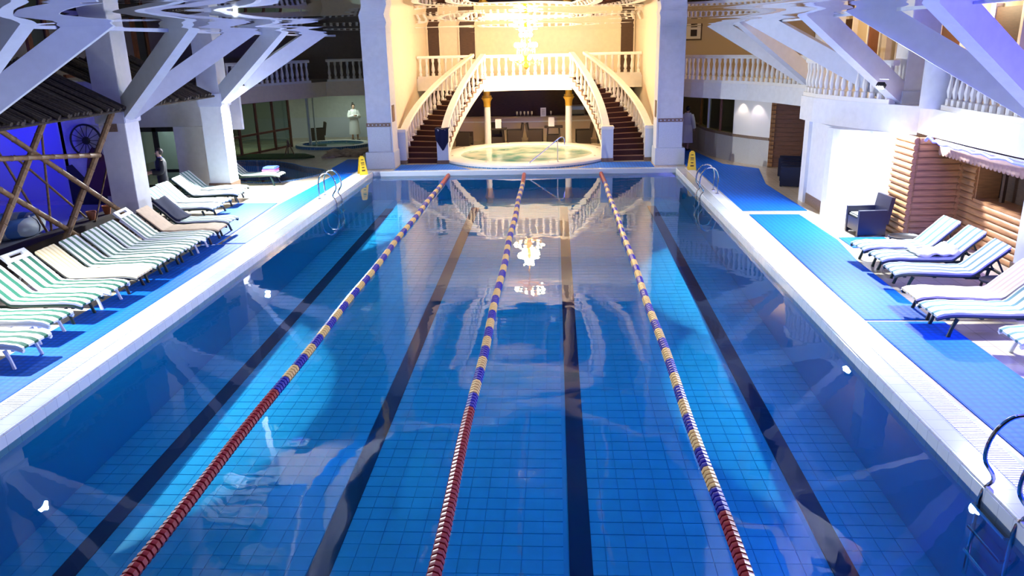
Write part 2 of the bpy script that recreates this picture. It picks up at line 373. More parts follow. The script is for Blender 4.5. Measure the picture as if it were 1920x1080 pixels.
# ------------------------------------------------------------------ big tiled columns flanking the stairs
def big_column(s, label):
    r = root('tiled_column', (s * 5.36, 29.25, 0))
    ob('shaft', bbox(-.42, .42, -.42, .42, 1.65, 6.0), concrete, r)
    ob('tiled_shaft', bbox(-.44, .44, -.44, .44, .62, 1.55, .01), speckle, r)
    bd = ob('brown_band', bbox(-.455, .455, -.455, .455, 1.55, 1.68), brownband, r)
    for i in range(6):
        bm = B(); x = -.36 + i * .144
        v = [bm.verts.new((x + dx, -.458, 1.615 + dz)) for dx, dz in ((-.03, 0), (0, -.03), (.03, 0), (0, .03))]; e = bmesh.ops.extrude_face_region(bm, geom=[bm.faces.new(v)])
        bmesh.ops.translate(bm, vec=(0, -.008, 0), verts=[q for q in e['geom'] if isinstance(q, bmesh.types.BMVert)])
        ob('diamond_inlay', bm, speckle, bd)
    ob('plinth', bbox(-.54, .54, -.54, .54, 0, .62, .015), speckle, r)
    pl = ob('side_return', bbox(-s * .42 - .0 if s < 0 else -.50, .50 if s < 0 else -.42, -.43, .55, .62, 6.0), concrete, r)  # plain concrete like the shaft
    ob('wall_vent', bbox(.50 if s < 0 else -.52, .52 if s < 0 else -.50, -.25, .15, 1.7, 2.3), brownband, pl)
    tag(r, label, 'column', 'square tiled columns')
big_column(-1, 'square pale blue tiled column beside the white-robed woman')
big_column(1, 'square pale blue tiled column beside the two walkers in robes')

# ------------------------------------------------------------------ concrete columns with slanting struts
strutm = M('strut_paint', (.66, .68, .76), .6, var=.04)
def strut_col(x, y, label, s, build_col=True, zt=4.78, ends=(-1.75, 1.75), xe=6.75):
    r = root('strut_column', (x, y, 0))
    if build_col:
        ob('shaft', bbox(-.33, .33, -.33, .33, .0, 5.8, .01), plaster, r)
        ob('plinth', bbox(-.36, .36, -.36, .36, 0, .42), brownband, r)
        bl = ob('spring_block', bbox(-.38, .38, -.38, .38, 2.75, 3.15, .02), strutm, r)
        if s < 0 and y < 20: ob('wall_vent', bbox(-.10, .16, -.395, -.38, 2.56, 2.75), brownband, r)
    for e in ends:
        bm = B(); beam(bm, (-s * .25, (.12 if e > 0 else -.12), 3.0), (s * (xe - .55) - x, e * 1.2, zt + .36), .26, .44); ob('strut', bm, strutm, r)
    tag(r, label, 'column', 'columns with slanting struts')
    return r
strut_col(-9.50, 18.75, 'white column with slanting struts beside the thatched awning and navy towel', -1, ends=(-1.85, 1.3))
strut_col(-9.28, 23.85, 'brightly lit white column with slanting struts by the curved kids pool', -1, ends=(-1.4, 2.2))
strut_col(-9.35, 12.3, 'strut bracket column above the lounger row, before the thatched awning', -1, ends=(-.9, 1.0))
strut_col(9.55, 19.2, 'white column with slanting struts above the white wall with black armchair', 1, ends=(-1.6, 2.7))
strut_col(9.55, 25.3, 'white column with slanting struts behind the far right balustrade', 1, ends=(-1.6, 2.1))
strut_col(9.75, 13.6, 'blue-lit strut column above the log cabin window', 1, ends=(-1.7, 1.1))

strut_col(-9.35, 5.9, 'added strut column standing before the flood lamp column on the thatch side', -1, ends=(-1.2, 1.2))  # unseen column, added as a mount for a blue wash light
# flood lamps
for i, (p, a, e, cn, nm) in enumerate(FLOODS):
    d = (Vector(a) - Vector(p)).normalized(); q = d.to_track_quat('-Z', 'Y').to_euler()
    r = root('flood_lamp', tuple(Vector(p) - d * .10)); r.rotation_euler = q
    ob('housing', bbox(-.09, .09, -.06, .06, .0, .11, .012), blackf, r)
    ob('lens', bbox(-.075, .075, -.048, .048, -.01, .0), lensm, r)
    bm = B(); beam(bm, (-.10, 0, .05), (-.10, 0, .22), .015, .025); beam(bm, (.10, 0, .05), (.10, 0, .22), .015, .025); beam(bm, (-.11, 0, .22), (.11, 0, .22), .025, .015); ob('bracket', bm, steel, r)
    tag(r, ['bright flood lamp on the white column by the kids pool', 'flood lamp on the strut column before the thatched awning',
            'bright flood lamp over the white wall and black armchair', 'flood lamp over the log cabin loungers'][i], 'lamp', 'column flood lamps')

# ------------------------------------------------------------------ balustrades
bal_me = mesh('baluster', lathe(B(), [(.075, 0), (.075, .12), (.045, .15), (.078, .28), (.060, .40), (.036, .56), (.052, .62), (.062, .66), (.062, .76)], 8), True)
bal_warm = bal_me; bal_warm.materials.append(stone)
bal_cool = bal_me.copy(); bal_cool.materials.clear(); bal_cool.materials.append(stonew)
def railing(label, pts, mat, me, spacing=.27, base=True, h=.76, skip0=.12, group='balustrades with turned balusters', wd=.17):
    r = root('balustrade', pts[0]); o0 = Vector(pts[0]); P = [Vector(p) - o0 for p in pts]
    z0 = .10 if base else 0
    ob('top_rail', sweep(B(), [p + Vector((0, 0, z0 + h)) for p in P], [(-wd / 2, 0), (wd / 2, 0), (wd / 2 + .02, .05), (wd / 2, .12), (-wd / 2, .12), (-wd / 2 - .02, .05)]), mat, r)
    if base: ob('base_rail', sweep(B(), P, [(-.10, 0), (.10, 0), (.10, .10), (-.10, .10)]), mat, r)
    L = [0]
    for a, b in zip(P, P[1:]): L.append(L[-1] + (b - a).to_2d().length)
    n = max(2, int((L[-1] - 2 * skip0) / spacing)); k = 0
    for i in range(n + 1):
        t = skip0 + (L[-1] - 2 * skip0) * i / n
        while k < len(L) - 2 and L[k + 1] < t: k += 1
        p = P[k].lerp(P[k + 1], (t - L[k]) / (L[k + 1] - L[k]))
        b = link('baluster', me, None, r, p + Vector((0, 0, z0))); b.scale = (1, 1, h / .76)
    tag(r, label, 'railing', group); return r

# ------------------------------------------------------------------ stair hall
struct(ob('wall_stair_left', bbox(-5.4, -5.05, 29.8, 39.5, 0, 6.3), cream))
struct(ob('wall_stair_right', bbox(5.05, 5.4, 29.8, 39.5, 0, 6.3), cream))
wb = struct(ob('wall_stair_back', bbox(-5.05, 5.05, 39.4, 39.6, 0, 6.3), cream))
for x0, x1, z0 in ((-5.0, -4.45, 2.9), (-3.45, -2.7, 3.7), (4.35, 4.95, 2.9)):
    d = struct(ob('door_1' if z0 < 3 else 'window_1', bbox(x0, x1, 39.33, 39.42, z0, 4.95), darkbrown))
    bm = B()
    for a in ((x0 - .06, x0, 4.95), (x1, x1 + .06, 4.95)): box(bm, a[0], a[1], 39.30, 39.42, z0, 5.0)
    box(bm, x0 - .06, x1 + .06, 39.30, 39.42, 4.95, 5.02); ob('frame', bm, cream, d)
hc = struct(link('ceiling_stair_hall', fill2d('ceiling_stair_hall', [[(-5.4, 29.7), (5.4, 29.7), (5.4, 39.6), (-5.4, 39.6)], circ(0, 33, 2.3)], 6.2, 6.35), plaster))
ob('dome', lathe(B(), [(2.3 * math.cos(t), 6.3 + .8 * math.sin(t)) for t in [i * PI / 2 / 8 for i in range(8)]] + [(.02, 7.1)], 40, (0, 33, 0), cap=False), M('apricot_paint', (.85, .50, .22), .6), hc, True)
struct(ob('wall_hall_header', bbox(-5.4, 5.4, 30.25, 30.4, 4.85, 6.3), plaster))
# landing and gallery slab
def ell(a, b, e, u0, u1, n, s=-1): return [(s * a * math.cos(math.radians(u0 + (u1 - u0) * i / n)), e + b * math.sin(math.radians(u0 + (u1 - u0) * i / n))) for i in range(n + 1)]
LZ = 2.95
front = [(-1.9 + 3.8 * i / 12, 34.42 + .45 * math.sin(PI * i / 12)) for i in range(13)]
slab = front + [(2.5, 35.85), (5.04, 35.85), (5.04, 39.3), (-5.04, 39.3), (-5.04, 35.85), (-2.5, 35.85)]
land = struct(ob('gallery_slab', prism(B(), slab, 2.42, LZ), stone))
def stairs(s, label):
    r = root('curved_staircase', (s * 4, 30.05, 0)); off = Vector((-s * 4, -30.05, 0)); N = 17; rise = LZ / N
    inn = ell(3.15, 5.5, 30.0, 0, 53, N, s); out = ell(4.8, 6.8, 30.1, 0, 58.6, N, s)
    inn = [(x - s * .0, y) for x, y in inn]
    for i in range(N):
        a, b, c, d = inn[i], out[i], out[i + 1], inn[i + 1]
        bm = prism(B(), [(p[0] + off.x, p[1] + off.y) for p in (a, b, c, d)], max(0, rise * (i - 1)), rise * (i + 1))
        st = ob('step', bm, carpet, r)
        A = Vector((a[0], a[1], rise * (i + 1) + .012)) + off; Bq = Vector((b[0], b[1], rise * (i + 1) + .012)) + off
        ob('nosing', beam(B(), A.lerp(Bq, .06), A.lerp(Bq, .94), .05, .024), nosing, st)
    for nm, cv, w0 in (('inner_stringer', inn, .07), ('outer_stringer', out, .06)):
        bm = B(); P = [(x + off.x, y + off.y, rise * i) for i, (x, y) in enumerate(cv)]
        ob(nm, sweep(bm, P, [(-w0, -.34), (w0, -.34), (w0, .06), (-w0, .06)]), stone, r)
    bm = B()
    for i in range(N):
        a, b = inn[i], inn[i + 1]; p = Vector((a[0], a[1], rise * (i + 1))) + off; q = Vector((b[0], b[1], rise * (i + 1))) + off
        k = Vector((-s * .085, 0, 0)); beam(bm, p + k, q + k, .05, .035); beam(bm, p + k - Vector((0, 0, rise)), p + k, .05, .035, (0, 1, 0))
    ob('tread_edge_trim', bm, nosing, r)
    tag(r, label, 'staircase', 'curved staircases')
    for cv, lab in ((inn, 'cream balustrade curving up the jacuzzi side of the ' + ('staircase with the navy towel' if s < 0 else 'staircase without towel')), (out, 'cream balustrade climbing along the wall of the ' + ('staircase with the navy towel' if s < 0 else 'staircase without towel'))):
        P = [(x, y, rise * i + .08) for i, (x, y) in enumerate(cv)]
        railing(lab, P[1:], stone, bal_warm, .30, False, .84, .1, 'stair balustrades', .26)
    for (x, y), lab in ((inn[0], 'inner'), (out[0], 'outer')):
        n = root('newel_post', (x, y - .02, 0))
        ob('post', bbox(-.22, .22, -.22, .22, .14, 1.22, .01), speckle, n); ob('base', bbox(-.235, .235, -.235, .235, 0, .14), brownband, n); ob('cap', bbox(-.245, .245, -.245, .245, 1.22, 1.33, .02), stone, n)
        tag(n, {('inner', -1): 'square newel post draped with the navy towel', ('outer', -1): 'square newel post against the wall beside the towel staircase', ('inner', 1): 'bare square newel post next to the jacuzzi rim', ('outer', 1): 'square newel post against the wall beside the staircase without towel'}[(lab, s)], 'post', 'newel posts')
stairs(-1, 'dark carpeted curved staircase with the navy towel on its newel')
stairs(1, 'dark carpeted curved staircase without a towel on its newel')
railing('bright white balustrade along the landing under the chandelier', [(x, y - (-.1), LZ) for x, y in front], stone, bal_warm, .30, True, .76, .05)
railing('cream balustrade on the gallery above the towel staircase', [(-5.0, 35.95, LZ), (-2.45, 35.95, LZ)], stone, bal_warm, .28)
railing('cream balustrade on the gallery above the staircase without towel', [(2.45, 35.95, LZ), (5.0, 35.95, LZ)], stone, bal_warm, .28)
# towel on newel
tw = B(); gx, gy = 8, 10
def twp(u, v):   # over the cap and down the front with a pointed hem
    x = -.27 + .54 * u; L = .25 + .62 * (1 - abs(u - .55) * 1.3)
    d = v * (.30 + L)
    if d < .30: return (x, .06 - d, 1.345 + .012 * math.sin(9 * u))
    return (x * (1 - .25 * (d - .3)), -.25 - .02 * math.sin(14 * u + 3 * v), 1.345 - (d - .30))
g_ = [[tw.verts.new(twp(i / gx, j / gy)) for i in range(gx + 1)] for j in range(gy + 1)]
for j in range(gy):
    for i in range(gx): tw.faces.new((g_[j][i], g_[j][i + 1], g_[j + 1][i + 1], g_[j + 1][i]))
two = tag(ob('towel', tw, navy, None, True, (-3.15, 29.98, 0)), 'navy blue towel draped over the newel post', 'towel')
md_ = two.modifiers.new('thickness', 'SOLIDIFY'); md_.thickness = .025; md_.offset = 0
# gold-capital columns
for x in (-1.86, 1.78):
    r = root('round_column', (x, 35.3, 0))
    ob('shaft', lathe(B(), [(.17, 0), (.17, .06), (.145, .1), (.15, .9), (.14, 1.72)], 20), stone, r, True)
    ob('capital', lathe(B(), [(.145, 1.70), (.16, 1.74), (.15, 1.80), (.17, 1.95), (.24, 2.06), (.25, 2.10), (.21, 2.12), (.21, 2.2), (.15, 2.2), (.15, 2.42)], 16), brass, r, True)
    tag(r, 'white round column with gold capital under the landing, ' + ('beside the towel staircase' if x < 0 else 'by the menu table and handrail'), 'column', 'gold-capital columns')
# bar
bar = root('bar_counter', (0, 37.3, 0))
arc = [(-4.6 + 9.2 * i / 16, 37.5 - .5 * math.sin(PI * i / 16) - 37.3) for i in range(17)]
ob('front', strip(B(), arc, .35, 0, 1.02), M('peach_bar_front', (.70, .56, .42), .5), bar)
ob('worktop', strip(B(), [(x, y - .12) for x, y in arc], .6, 1.02, 1.09), M('bar_top_stone', (.55, .40, .28), .3), bar)
ob('top_band', strip(B(), [(x, y - .03) for x, y in arc], .03, .84, .90), stone, bar)
tag(bar, 'long curved peach bar counter under the landing', 'counter')
struct(ob('wall_bar_back', bbox(-4.9, 4.9, 39.0, 39.1, 0, 2.42), darkbrown))
bx = root('espresso_machine', (2.25, 37.55, 1.09)); ob('body', bbox(-.32, .32, -.2, .2, 0, .46, .02), M('machine_grey', (.20, .18, .16), .35, .6), bx); ob('panel', bbox(-.28, .28, -.215, -.2, .26, .42), steel, bx); ob('drip_tray', bbox(-.28, .28, -.27, -.2, .02, .07), blackf, bx)
tag(bx, 'dark boxy coffee machine on the bar counter', 'coffee machine')
gl_me = mesh('glass', lathe(B(), [(.035, 0), (.03, .01), (.008, .02), (.008, .08), (.04, .12), (.045, .2), (.035, .24)], 8), True); gl_me.materials.append(crystal)
for i, x in enumerate((-.62, -.45, -.27, -.10, .08, .98, 2.75, 2.9, 3.08)):
    tag(link('wine_glass', gl_me, None, None, (x, 37.2, 1.09)), 'small wine glass standing in the row on the bar counter', 'glass', 'glasses on the bar')
def card(name, loc, hgt, wid, label, lines=True):
    r = root(name, loc); bm = B(); box(bm, -wid / 2, wid / 2, -.02, .0, 0, hgt, Matrix.Rotation(-.08, 4, 'X')); ob('sheet', bm, whitet, r); ob('foot', bbox(-wid / 2, wid / 2, -.06, .06, 0, .02), stone, r)
    if lines:
        bm = B()
        for k in range(4): box(bm, -wid * .3, wid * .3, -.024, -.021, hgt * (.25 + .16 * k), hgt * (.29 + .16 * k), Matrix.Rotation(-.08, 4, 'X'))
        ob('print', bm, inkd, r)
    tag(r, label, 'menu card', 'upright menu cards')
card('menu_card', (.62, 37.1, 1.09), .40, .26, 'menu card stand on the bar counter', True)
card('menu_card', (-2.0, 37.2, 1.09), .20, .14, 'small card on the bar counter behind the gold-capital column', False)
# wicker armchairs and tables
def armchair(loc, rz, label, mat=wicker, group='wicker armchairs by the bar', cushion=None):
    r = root('armchair', loc, rz)
    for sx in (-1, 1):
        bm = B(); x0, x1 = sorted((sx * .34, sx * .26)); prism(bm, [(0, 0)] * 0 or [(x0, -.34), (x1, -.34), (x1, .30), (x0, .30)], .02, .60); ob('arm', bm, mat, r)
    ob('seat', bbox(-.26, .26, -.33, .28, .10, .40, .01), mat, r)
    bm = box(B(), -.34, .34, 0, .09, 0, .62); bmesh.ops.transform(bm, matrix=Matrix.Translation((0, .26, .28)) @ Matrix.Rotation(-.16, 4, 'X'), verts=bm.verts); ob('backrest', bm, mat, r)
    for sx in (-.30, .30):
        for sy in (-.30, .28): ob('leg', bbox(sx - .03, sx + .03, sy - .03, sy + .03, 0, .06), blackf, r)
    if cushion: ob('cushion', bbox(-.25, .25, -.32, .22, .40, .47, .03), cushion, r)
    tag(r, label, 'armchair', group); return r
armchair((-2.95, 35.35, 0), 1.4, 'dark wicker armchair under the towel staircase')
armchair((-1.62, 36.42, 0), 0.1, 'dark wicker armchair at the menu table beside the gold-capital column')
armchair((-.70, 36.1, 0), -1.45, 'dark wicker armchair with its side turned, left of the pair between the columns')
armchair((.26, 36.1, 0), 1.5, 'dark wicker armchair backing onto the other between the columns')
armchair((2.46, 35.75, 0), -1.5, 'dark wicker armchair half hidden by the gold-capital column and handrail')
armchair((3.40, 35.7, 0), 1.55, 'dark wicker armchair under the staircase without towel')
def table(loc, label):
    r = root('table', loc); ob('tabletop', bbox(-.42, .42, -.35, .35, .68, .73, .01), wicker, r)
    for sx in (-1, 1):
        for sy in (-1, 1): ob('leg', beam(B(), (sx * .30, sy * .26, 0), (sx * .25, sy * .24, .68), .05, .05), wicker, r)
    ob('lower_shelf', bbox(-.27, .27, -.24, .24, .0, .36), wicker, r); tag(r, label, 'table', 'wicker bar tables')
table((-1.45, 35.60, 0), 'dark wicker table with menu card beside the gold-capital column'); table((1.10, 36.1, 0), 'dark wicker table with menu card standing free in front of the bar')
card('menu_card', (-1.4, 35.60, .73), .40, .27, 'white menu card on the table beside the gold-capital column', False); card('menu_card', (1.0, 36.1, .73), .40, .27, 'white menu card on the free-standing wicker table', False)

# ------------------------------------------------------------------ jacuzzi
JC = (0, 31.62); jz = root('jacuzzi', (JC[0], JC[1], 0))
ob('rim', lathe(B(), [(2.9, .0), (3.46, .0), (3.46, .12), (3.38, .17), (2.72, .17), (2.66, .12), (2.66, .0)], 72, cap=False), stone, jz, True)
ob('base_band', lathe(B(), [(3.465, .0), (3.485, .0), (3.485, .05), (3.465, .05)], 72, cap=False), mosaic, jz)
wv = ob('bubbling_water', lathe(B(), [(2.67, .10), (1.6, .105), (.8, .12), (.02, .13)], 48, cap=False), foam, jz, True)
for a in range(8):
    t = a * PI / 4 + .3; ob('jet_nozzle', lathe(B(), [(.05, .17), (.05, .19), (.03, .195)], 8, (3.05 * math.cos(t), 3.05 * math.sin(t), 0)), steel, jz)
tag(jz, 'round cream-rimmed jacuzzi with bubbling pale green water', 'jacuzzi')
hr = root('handrail', (.2, 28.45, .17))
ob('rail', tube(B(), smoothpath([(0, 0, 0), (.6, .25, .45), (1.08, .45, .82), (1.22, .5, .88), (1.3, .55, .82), (1.32, .56, .6)], 5), .022), steel, hr, True)
ob('post', tube(B(), [(1.06, .3, 0), (1.06, .44, .8)], .02), steel, hr)
for p in ((0, 0, 0), (1.06, .3, 0)): ob('flange', lathe(B(), [(.06, 0), (.06, .02), (.03, .03)], 10, p), steel, hr)
tag(hr, 'slanted steel handrail standing on the jacuzzi rim', 'handrail')

# ------------------------------------------------------------------ chandelier
ch = root('chandelier', (0, 33, 3.45))
ob('stem', tube(B(), [(0, 0, .9), (0, 0, 3.6)], .03), brass, ch)
ob('body', lathe(B(), [(.02, -.1), (.12, 0), (.07, .2), (.16, .45), (.06, .7), (.10, .95), (.03, 1.2)], 14), brass, ch, True)
for tier, (n, rad, z) in enumerate(((14, .62, .25), (10, .42, .75), (6, .22, 1.15))):
    for i in range(n):
        t = 2 * PI * i / n + tier * .2; c, s_ = math.cos(t), math.sin(t)
        am = ob('arm', tube(B(), smoothpath([(.06 * c, .06 * s_, z), (rad * .6 * c, rad * .6 * s_, z - .12), (rad * c, rad * s_, z + .03)], 4), .012, 6), brass, ch)
        ob('bulb', lathe(B(), [(.03, z + .02), (.075, z + .08), (.07, z + .15), (.012, z + .22)], 8, (rad * c, rad * s_, 0)), bulbm, am, True)
        ob('crystal_drop', lathe(B(), [(.004, z - .22), (.02, z - .16), (.004, z - .05)], 5, (rad * .9 * c, rad * .9 * s_, 0)), crystal, am)
tag(ch, 'blazing gold tiered chandelier hanging above the landing', 'chandelier')

# ------------------------------------------------------------------ left back: gallery, glass room, kids pool
LBE = [(-6.0, 36.4), (-7.6, 36.4), (-9.3, 36.1), (-9.75, 35.2), (-10.9, 33.2), (-12.0, 31.2)]
struct(ob('gallery_slab_left', prism(B(), LBE + [(-16.8, 31.2), (-16.8, 41.7), (-6.0, 41.7)], 2.25, 2.9), peach))
railing('pale balustrade of the gallery above the white-robed woman', [(-6.0, 36.48, 2.9), (-7.6, 36.48, 2.9), (-9.25, 36.2, 2.9)], stone, bal_warm, .27)
railing('pale balustrade of the gallery above the glass partition', [(-9.8, 35.3, 2.9), (-10.95, 33.3, 2.9), (-12.0, 31.4, 2.9)], stone, bal_warm, .27)
struct(ob('wall_left_back_room', bbox(-15, -5.5, 39.6, 39.8, 0, 2.25), greywall))
ob('wainscot', bbox(-15, -5.5, 39.55, 39.6, 0, 1.0), speckle, bpy.data.objects['wall_left_back_room'])
struct(ob('wall_left_back_upper', bbox(-16.8, -5.4, 39.8, 40.0, 2.9, 5.9), roomwall))
dd = struct(ob('door_2', bbox(-8.05, -7.75, 38.9, 39.5, 0, 2.2), darkbrown)); ob('frame', bbox(-7.75, -7.5, 38.8, 39.55, 0, 2.25), peach, dd)
wp = struct(root('window_2', (-11.75, 34.0, 0))); gd = Vector((.95, 2.9, 0)).normalized(); ga = Vector((-.95, -2.9, 0)); ob_n = 4
gl_len = 6.0
for i in range(5):
    p = ga * .0 + gd * (-2.6 + i * 1.15); ob('mullion', beam(B(), p, p + Vector((0, 0, 2.25)), .10, .10, (0, 1, 0)), brownwood, wp)
    if i < 4:
        q = p + gd * 1.15
        for z in (.06, .85, 2.2): ob('transom', beam(B(), p + Vector((0, 0, z)), q + Vector((0, 0, z)), .07, .09), brownwood, wp)
        for z0, z1 in ((.10, .81), (.9, 2.16)):
            ob('pane', beam(B(), p.lerp(q, .05) + Vector((0, 0, (z0 + z1) / 2)), p.lerp(q, .95) + Vector((0, 0, (z0 + z1) / 2)), .012, z1 - z0), glassd, wp)
struct(ob('wall_glass_room', bbox(-15.8, -15.6, 30, 39.6, 0, 2.25), greywall))
ps = struct(ob('trim_1', tube(B(), [(-10.35, 36.3, 0), (-10.35, 36.3, 2.25)], .07, 10), greywall))
ob('pipe', tube(B(), [(-10.1, 36.4, 0), (-10.1, 36.4, 2.25)], .04, 8), greywall, ps)
kw = struct(link('kids_pool_wall', fill2d('kids_pool_wall', [[(x * 1.0, y) for x, y in [(x + (x + 10.3) * .03, y + (y - 28.7) * .03) for x, y in kid]], kid], -.9, .03), mosaic))
bm = B(); bm.faces.new([bm.verts.new((x, y, -.85)) for x, y in kid]); struct(ob('kids_pool_floor', bm, mosaic))
bm = B(); bm.faces.new([bm.verts.new((x, y, -.38)) for x, y in kid]); tag(stuff(ob('kids_pool_water', bm, kwat)), 'dark green still water in the curved kids pool', 'water')
upr = root('round_plunge_pool', (-9.15, 35.9, 0))
ob('rim', lathe(B(), [(1.75, 0), (1.75, .09), (1.7, .12), (1.45, .12), (1.40, .08), (1.40, 0)], 48, cap=False), mosaic, upr, True); ob('rim_edge', lathe(B(), [(1.42, .122), (1.72, .122), (1.72, .135), (1.42, .135)], 48, cap=False), stonew, upr)
ob('water', lathe(B(), [(1.41, .05), (.01, .05)], 40, cap=False), M('plunge_water', (.10, .17, .14), .05), upr)
upr.scale = (1.0, .8, 1)
tag(upr, 'small round plunge pool with mosaic rim beside the white-robed woman', 'plunge pool')
rk = root('rock_ledge', (-8.3, 32.9, 0))
for i in range(16):
    bm = B(); bmesh.ops.create_icosphere(bm, subdivisions=2, radius=1); sx, sy, sz = random.uniform(.25, .5), random.uniform(.25, .45), random.uniform(.06, .16)
    for v in bm.verts: v.co = Vector((v.co.x * sx, v.co.y * sy, v.co.z * sz)) * random.uniform(.9, 1.08)
    ob('stone', bm, M('pinkish_rock', (.40, .29, .20), .8, var=.35, scale=4), rk, False, (random.uniform(-.35, 1.2), random.uniform(-.9, .9), .03), (0, 0, random.uniform(0, 3)))
tag(rk, 'low ledge of flat brownish rocks between the two small pools', 'rocks')
tag(stuff(ob('turf_strip', prism(B(), [(-14.5, 31.75), (-9.2, 31.75), (-8.9, 32.1), (-9.6, 33.0), (-14.5, 33.0)], 0, .07), grass)), 'strip of dark green artificial turf by the glass partition', 'turf')
po = root('flower_pot_stand', (-10.15, 32.6, 0))
for t in range(3):
    a = t * 2.1; ob('leg', beam(B(), (.25 * math.cos(a), .25 * math.sin(a), 0), (0, 0, .62), .035, .035), bamboo, po)
ob('tie', lathe(B(), [(.05, .55), (.06, .6), (.04, .68)], 8), bamboo, po)
tag(po, 'small bamboo tripod on the turf edge', 'tripod')
armchair((-10.55, 38.2, 0), -1.2, 'dark wicker tub chair against the grey wall in the green-lit room', wicker, 'wicker tub chairs')

# left side walls (Y ~ 22..25)
mw = struct(ob('wall_mural', bbox(-13.3, -11.0, 22.2, 22.4, 0, 3.6), muralm))
for pts in ([(-13.3, .0), (-13.3, 1.2), (-13.1, 1.25), (-12.75, .8), (-12.4, .55), (-12.2, .5), (-12.2, 0)], [(-12.0, 0), (-12.0, .6), (-11.7, 1.0), (-11.45, 1.1), (-11.2, 1.05), (-11.0, 1.2), (-11.0, 0)]):
    bm = B(); a = [bm.verts.new((x, 22.19, z)) for x, z in pts]; b = [bm.verts.new((x, 22.2, z)) for x, z in pts]; bm.faces.new(a); n = len(a)
    for i in range(n): bm.faces.new((a[i], a[(i + 1) % n], b[(i + 1) % n], b[i]))
    ob('painted_hill', bm, muraldk, mw)
bm = B(); pts = [(-12.65, .3), (-12.7, 1.0), (-12.55, 1.55), (-12.4, 1.75), (-12.2, 1.7), (-12.0, 1.4), (-11.75, .7), (-11.7, .3)]
a = [bm.verts.new((x, 22.18, z)) for x, z in pts]; bm.faces.new(a); ob('painted_shape', bm, M('mural_maroon', (.07, .015, .05), .8), mw)
wh = root('spoked_wheel', (-12.48, 22.1, 1.95))
bm = B(); tube(bm, [(.46 * math.cos(2 * PI * i / 32), 0, .46 * math.sin(2 * PI * i / 32)) for i in range(33)], .03, 6, False); ob('tyre', bm, blackf, wh, True)
for i in range(14):
    t = 2 * PI * i / 14; ob('spoke', beam(B(), (.05 * math.cos(t), 0, .05 * math.sin(t)), (.45 * math.cos(t), 0, .45 * math.sin(t)), .015, .015, (0, 1, 0)), blackf, wh)
ob('hub', lathe(B(), [(.10, -.05), (.12, 0), (.10, .05)], 12), blackf, wh, False, None, (PI / 2, 0, 0))
tag(wh, 'dark spoked wheel hanging on the mural wall', 'wheel')
struct(ob('wall_blue_alcove', bbox(-16.8, -13.3, 23.2, 23.4, 0, 3.6), alcovepaint))
struct(ob('wall_blue_return', bbox(-13.35, -13.2, 22.2, 23.4, 0, 3.6), alcovepaint))
struct(ob('alcove_floor', bbox(-16.8, -10.6, 15.5, 22.1, 0, .06), M('alcove_floor_tile', (.30, .31, .36), .2)))
struct(ob('alcove_kerb', bbox(-10.7, -10.2, 8, 22.0, 0, .42, .02), M('dark_kerb', (.035, .022, .018), .7)))
sl = root('inflatable_ring', (-12.5, 18.2, .06)); bm = B()
tube(bm, [(.6 * math.cos(2 * PI * i / 28), .6 * math.sin(2 * PI * i / 28), .24) for i in range(29)], .24, 10, False); ob('ring', bm, stripe_mat('blue_white_swirl', (.12, .30, .75), (.7, .8, .9), .42, .5, 0), sl, True)
ob('valve', lathe(B(), [(.03, .46), (.03, .50), (.02, .51)], 8, (.6, 0, 0)), whitef, sl); tag(sl, 'blue and white inflatable swim ring on the blue alcove floor', 'swim ring')
struct(ob('wall_blue_upper', bbox(-13.2, -9.2, 25.6, 25.75, 1.85, 3.15), concrete))
struct(ob('wall_beside_door', bbox(-11.15, -9.75, 24.75, 24.9, 0, 2.05), concrete))
dr = struct(ob('door_3', bbox(-13.0, -12.85, 25.0, 25.1, 0, 2.0), blackf))
for a in ((-12.0, -11.86, 0, 2.0), (-11.2, -11.12, 0, 2.0), (-12.85, -11.15, 1.88, 2.02), (-12.85, -11.15, .0, .12), (-12.0, -11.2, .55, .65)): ob('frame', bbox(a[0], a[1], 25.0, 25.1, a[2], a[3]), blackf, dr)
for x0, x1 in ((-12.85, -12.0), (-11.86, -11.2)): ob('pane', bbox(x0, x1, 25.04, 25.05, .1, 1.9), glassd, dr)
struct(ob('wall_behind_door', bbox(-13.2, -11.0, 27.3, 27.4, 0, 2.0), greywall)); light('door_room_lamp', 'POINT', (-12.2, 26.2, 1.72), 22, (.75, .9, .95), .1)

for i_, (x_, y_) in enumerate(((-14.2, 20.0), (-14.2, 23.0), (-14.2, 26.0), (-14.2, 29.0))):
    wn = struct(root('window_5', (x_, y_, 3.2))); ob('frame', bbox(-.05, .05, -.1, .1, 0, 2.6), brownwood, wn); ob('frame', bbox(-.05, .05, .8, .95, 0, 2.6), brownwood, wn); ob('pane', bbox(-.01, .01, .1, .8, 0, 2.6), glassd, wn); ob('transom', bbox(-.05, .05, -1.6, .1, .45, .55), brownwood, wn)
# thatched awnings
reed_me = mesh('reed', tube(B(), [(0, 0, 0), (-2.3, 0, 1.12)], .045, 6)); reed_me.materials.append(reedm)
def awning(y0, y1, label):
    r = root('thatched_awning', (-9.1, y0, 3.12)); n = int((y1 - y0) / .082)
    ob('board', prism(B(), [(-.05, 0), (-2.3, 0), (-2.3, y1 - y0), (-.05, y1 - y0)], -.06, -.03), M('awning_board', (.03, .02, .015), .8), r)
    b = r.children[0]; me = b.data
    for v in me.vertices: v.co.z += -v.co.x * .487
    for i in range(n + 1):
        o = link('reed', reed_me, None, r, (random.uniform(-.10, .16), i * .082, random.uniform(-.015, .02)), (0, random.uniform(-.02, .02), random.uniform(-.03, .03)))
    ob('eave_pole', tube(B(), [(0, -.1, -.06), (0, y1 - y0 + .1, -.06)], .03, 8), reedm, r)
    tag(r, label, 'awning', 'thatched reed awnings')
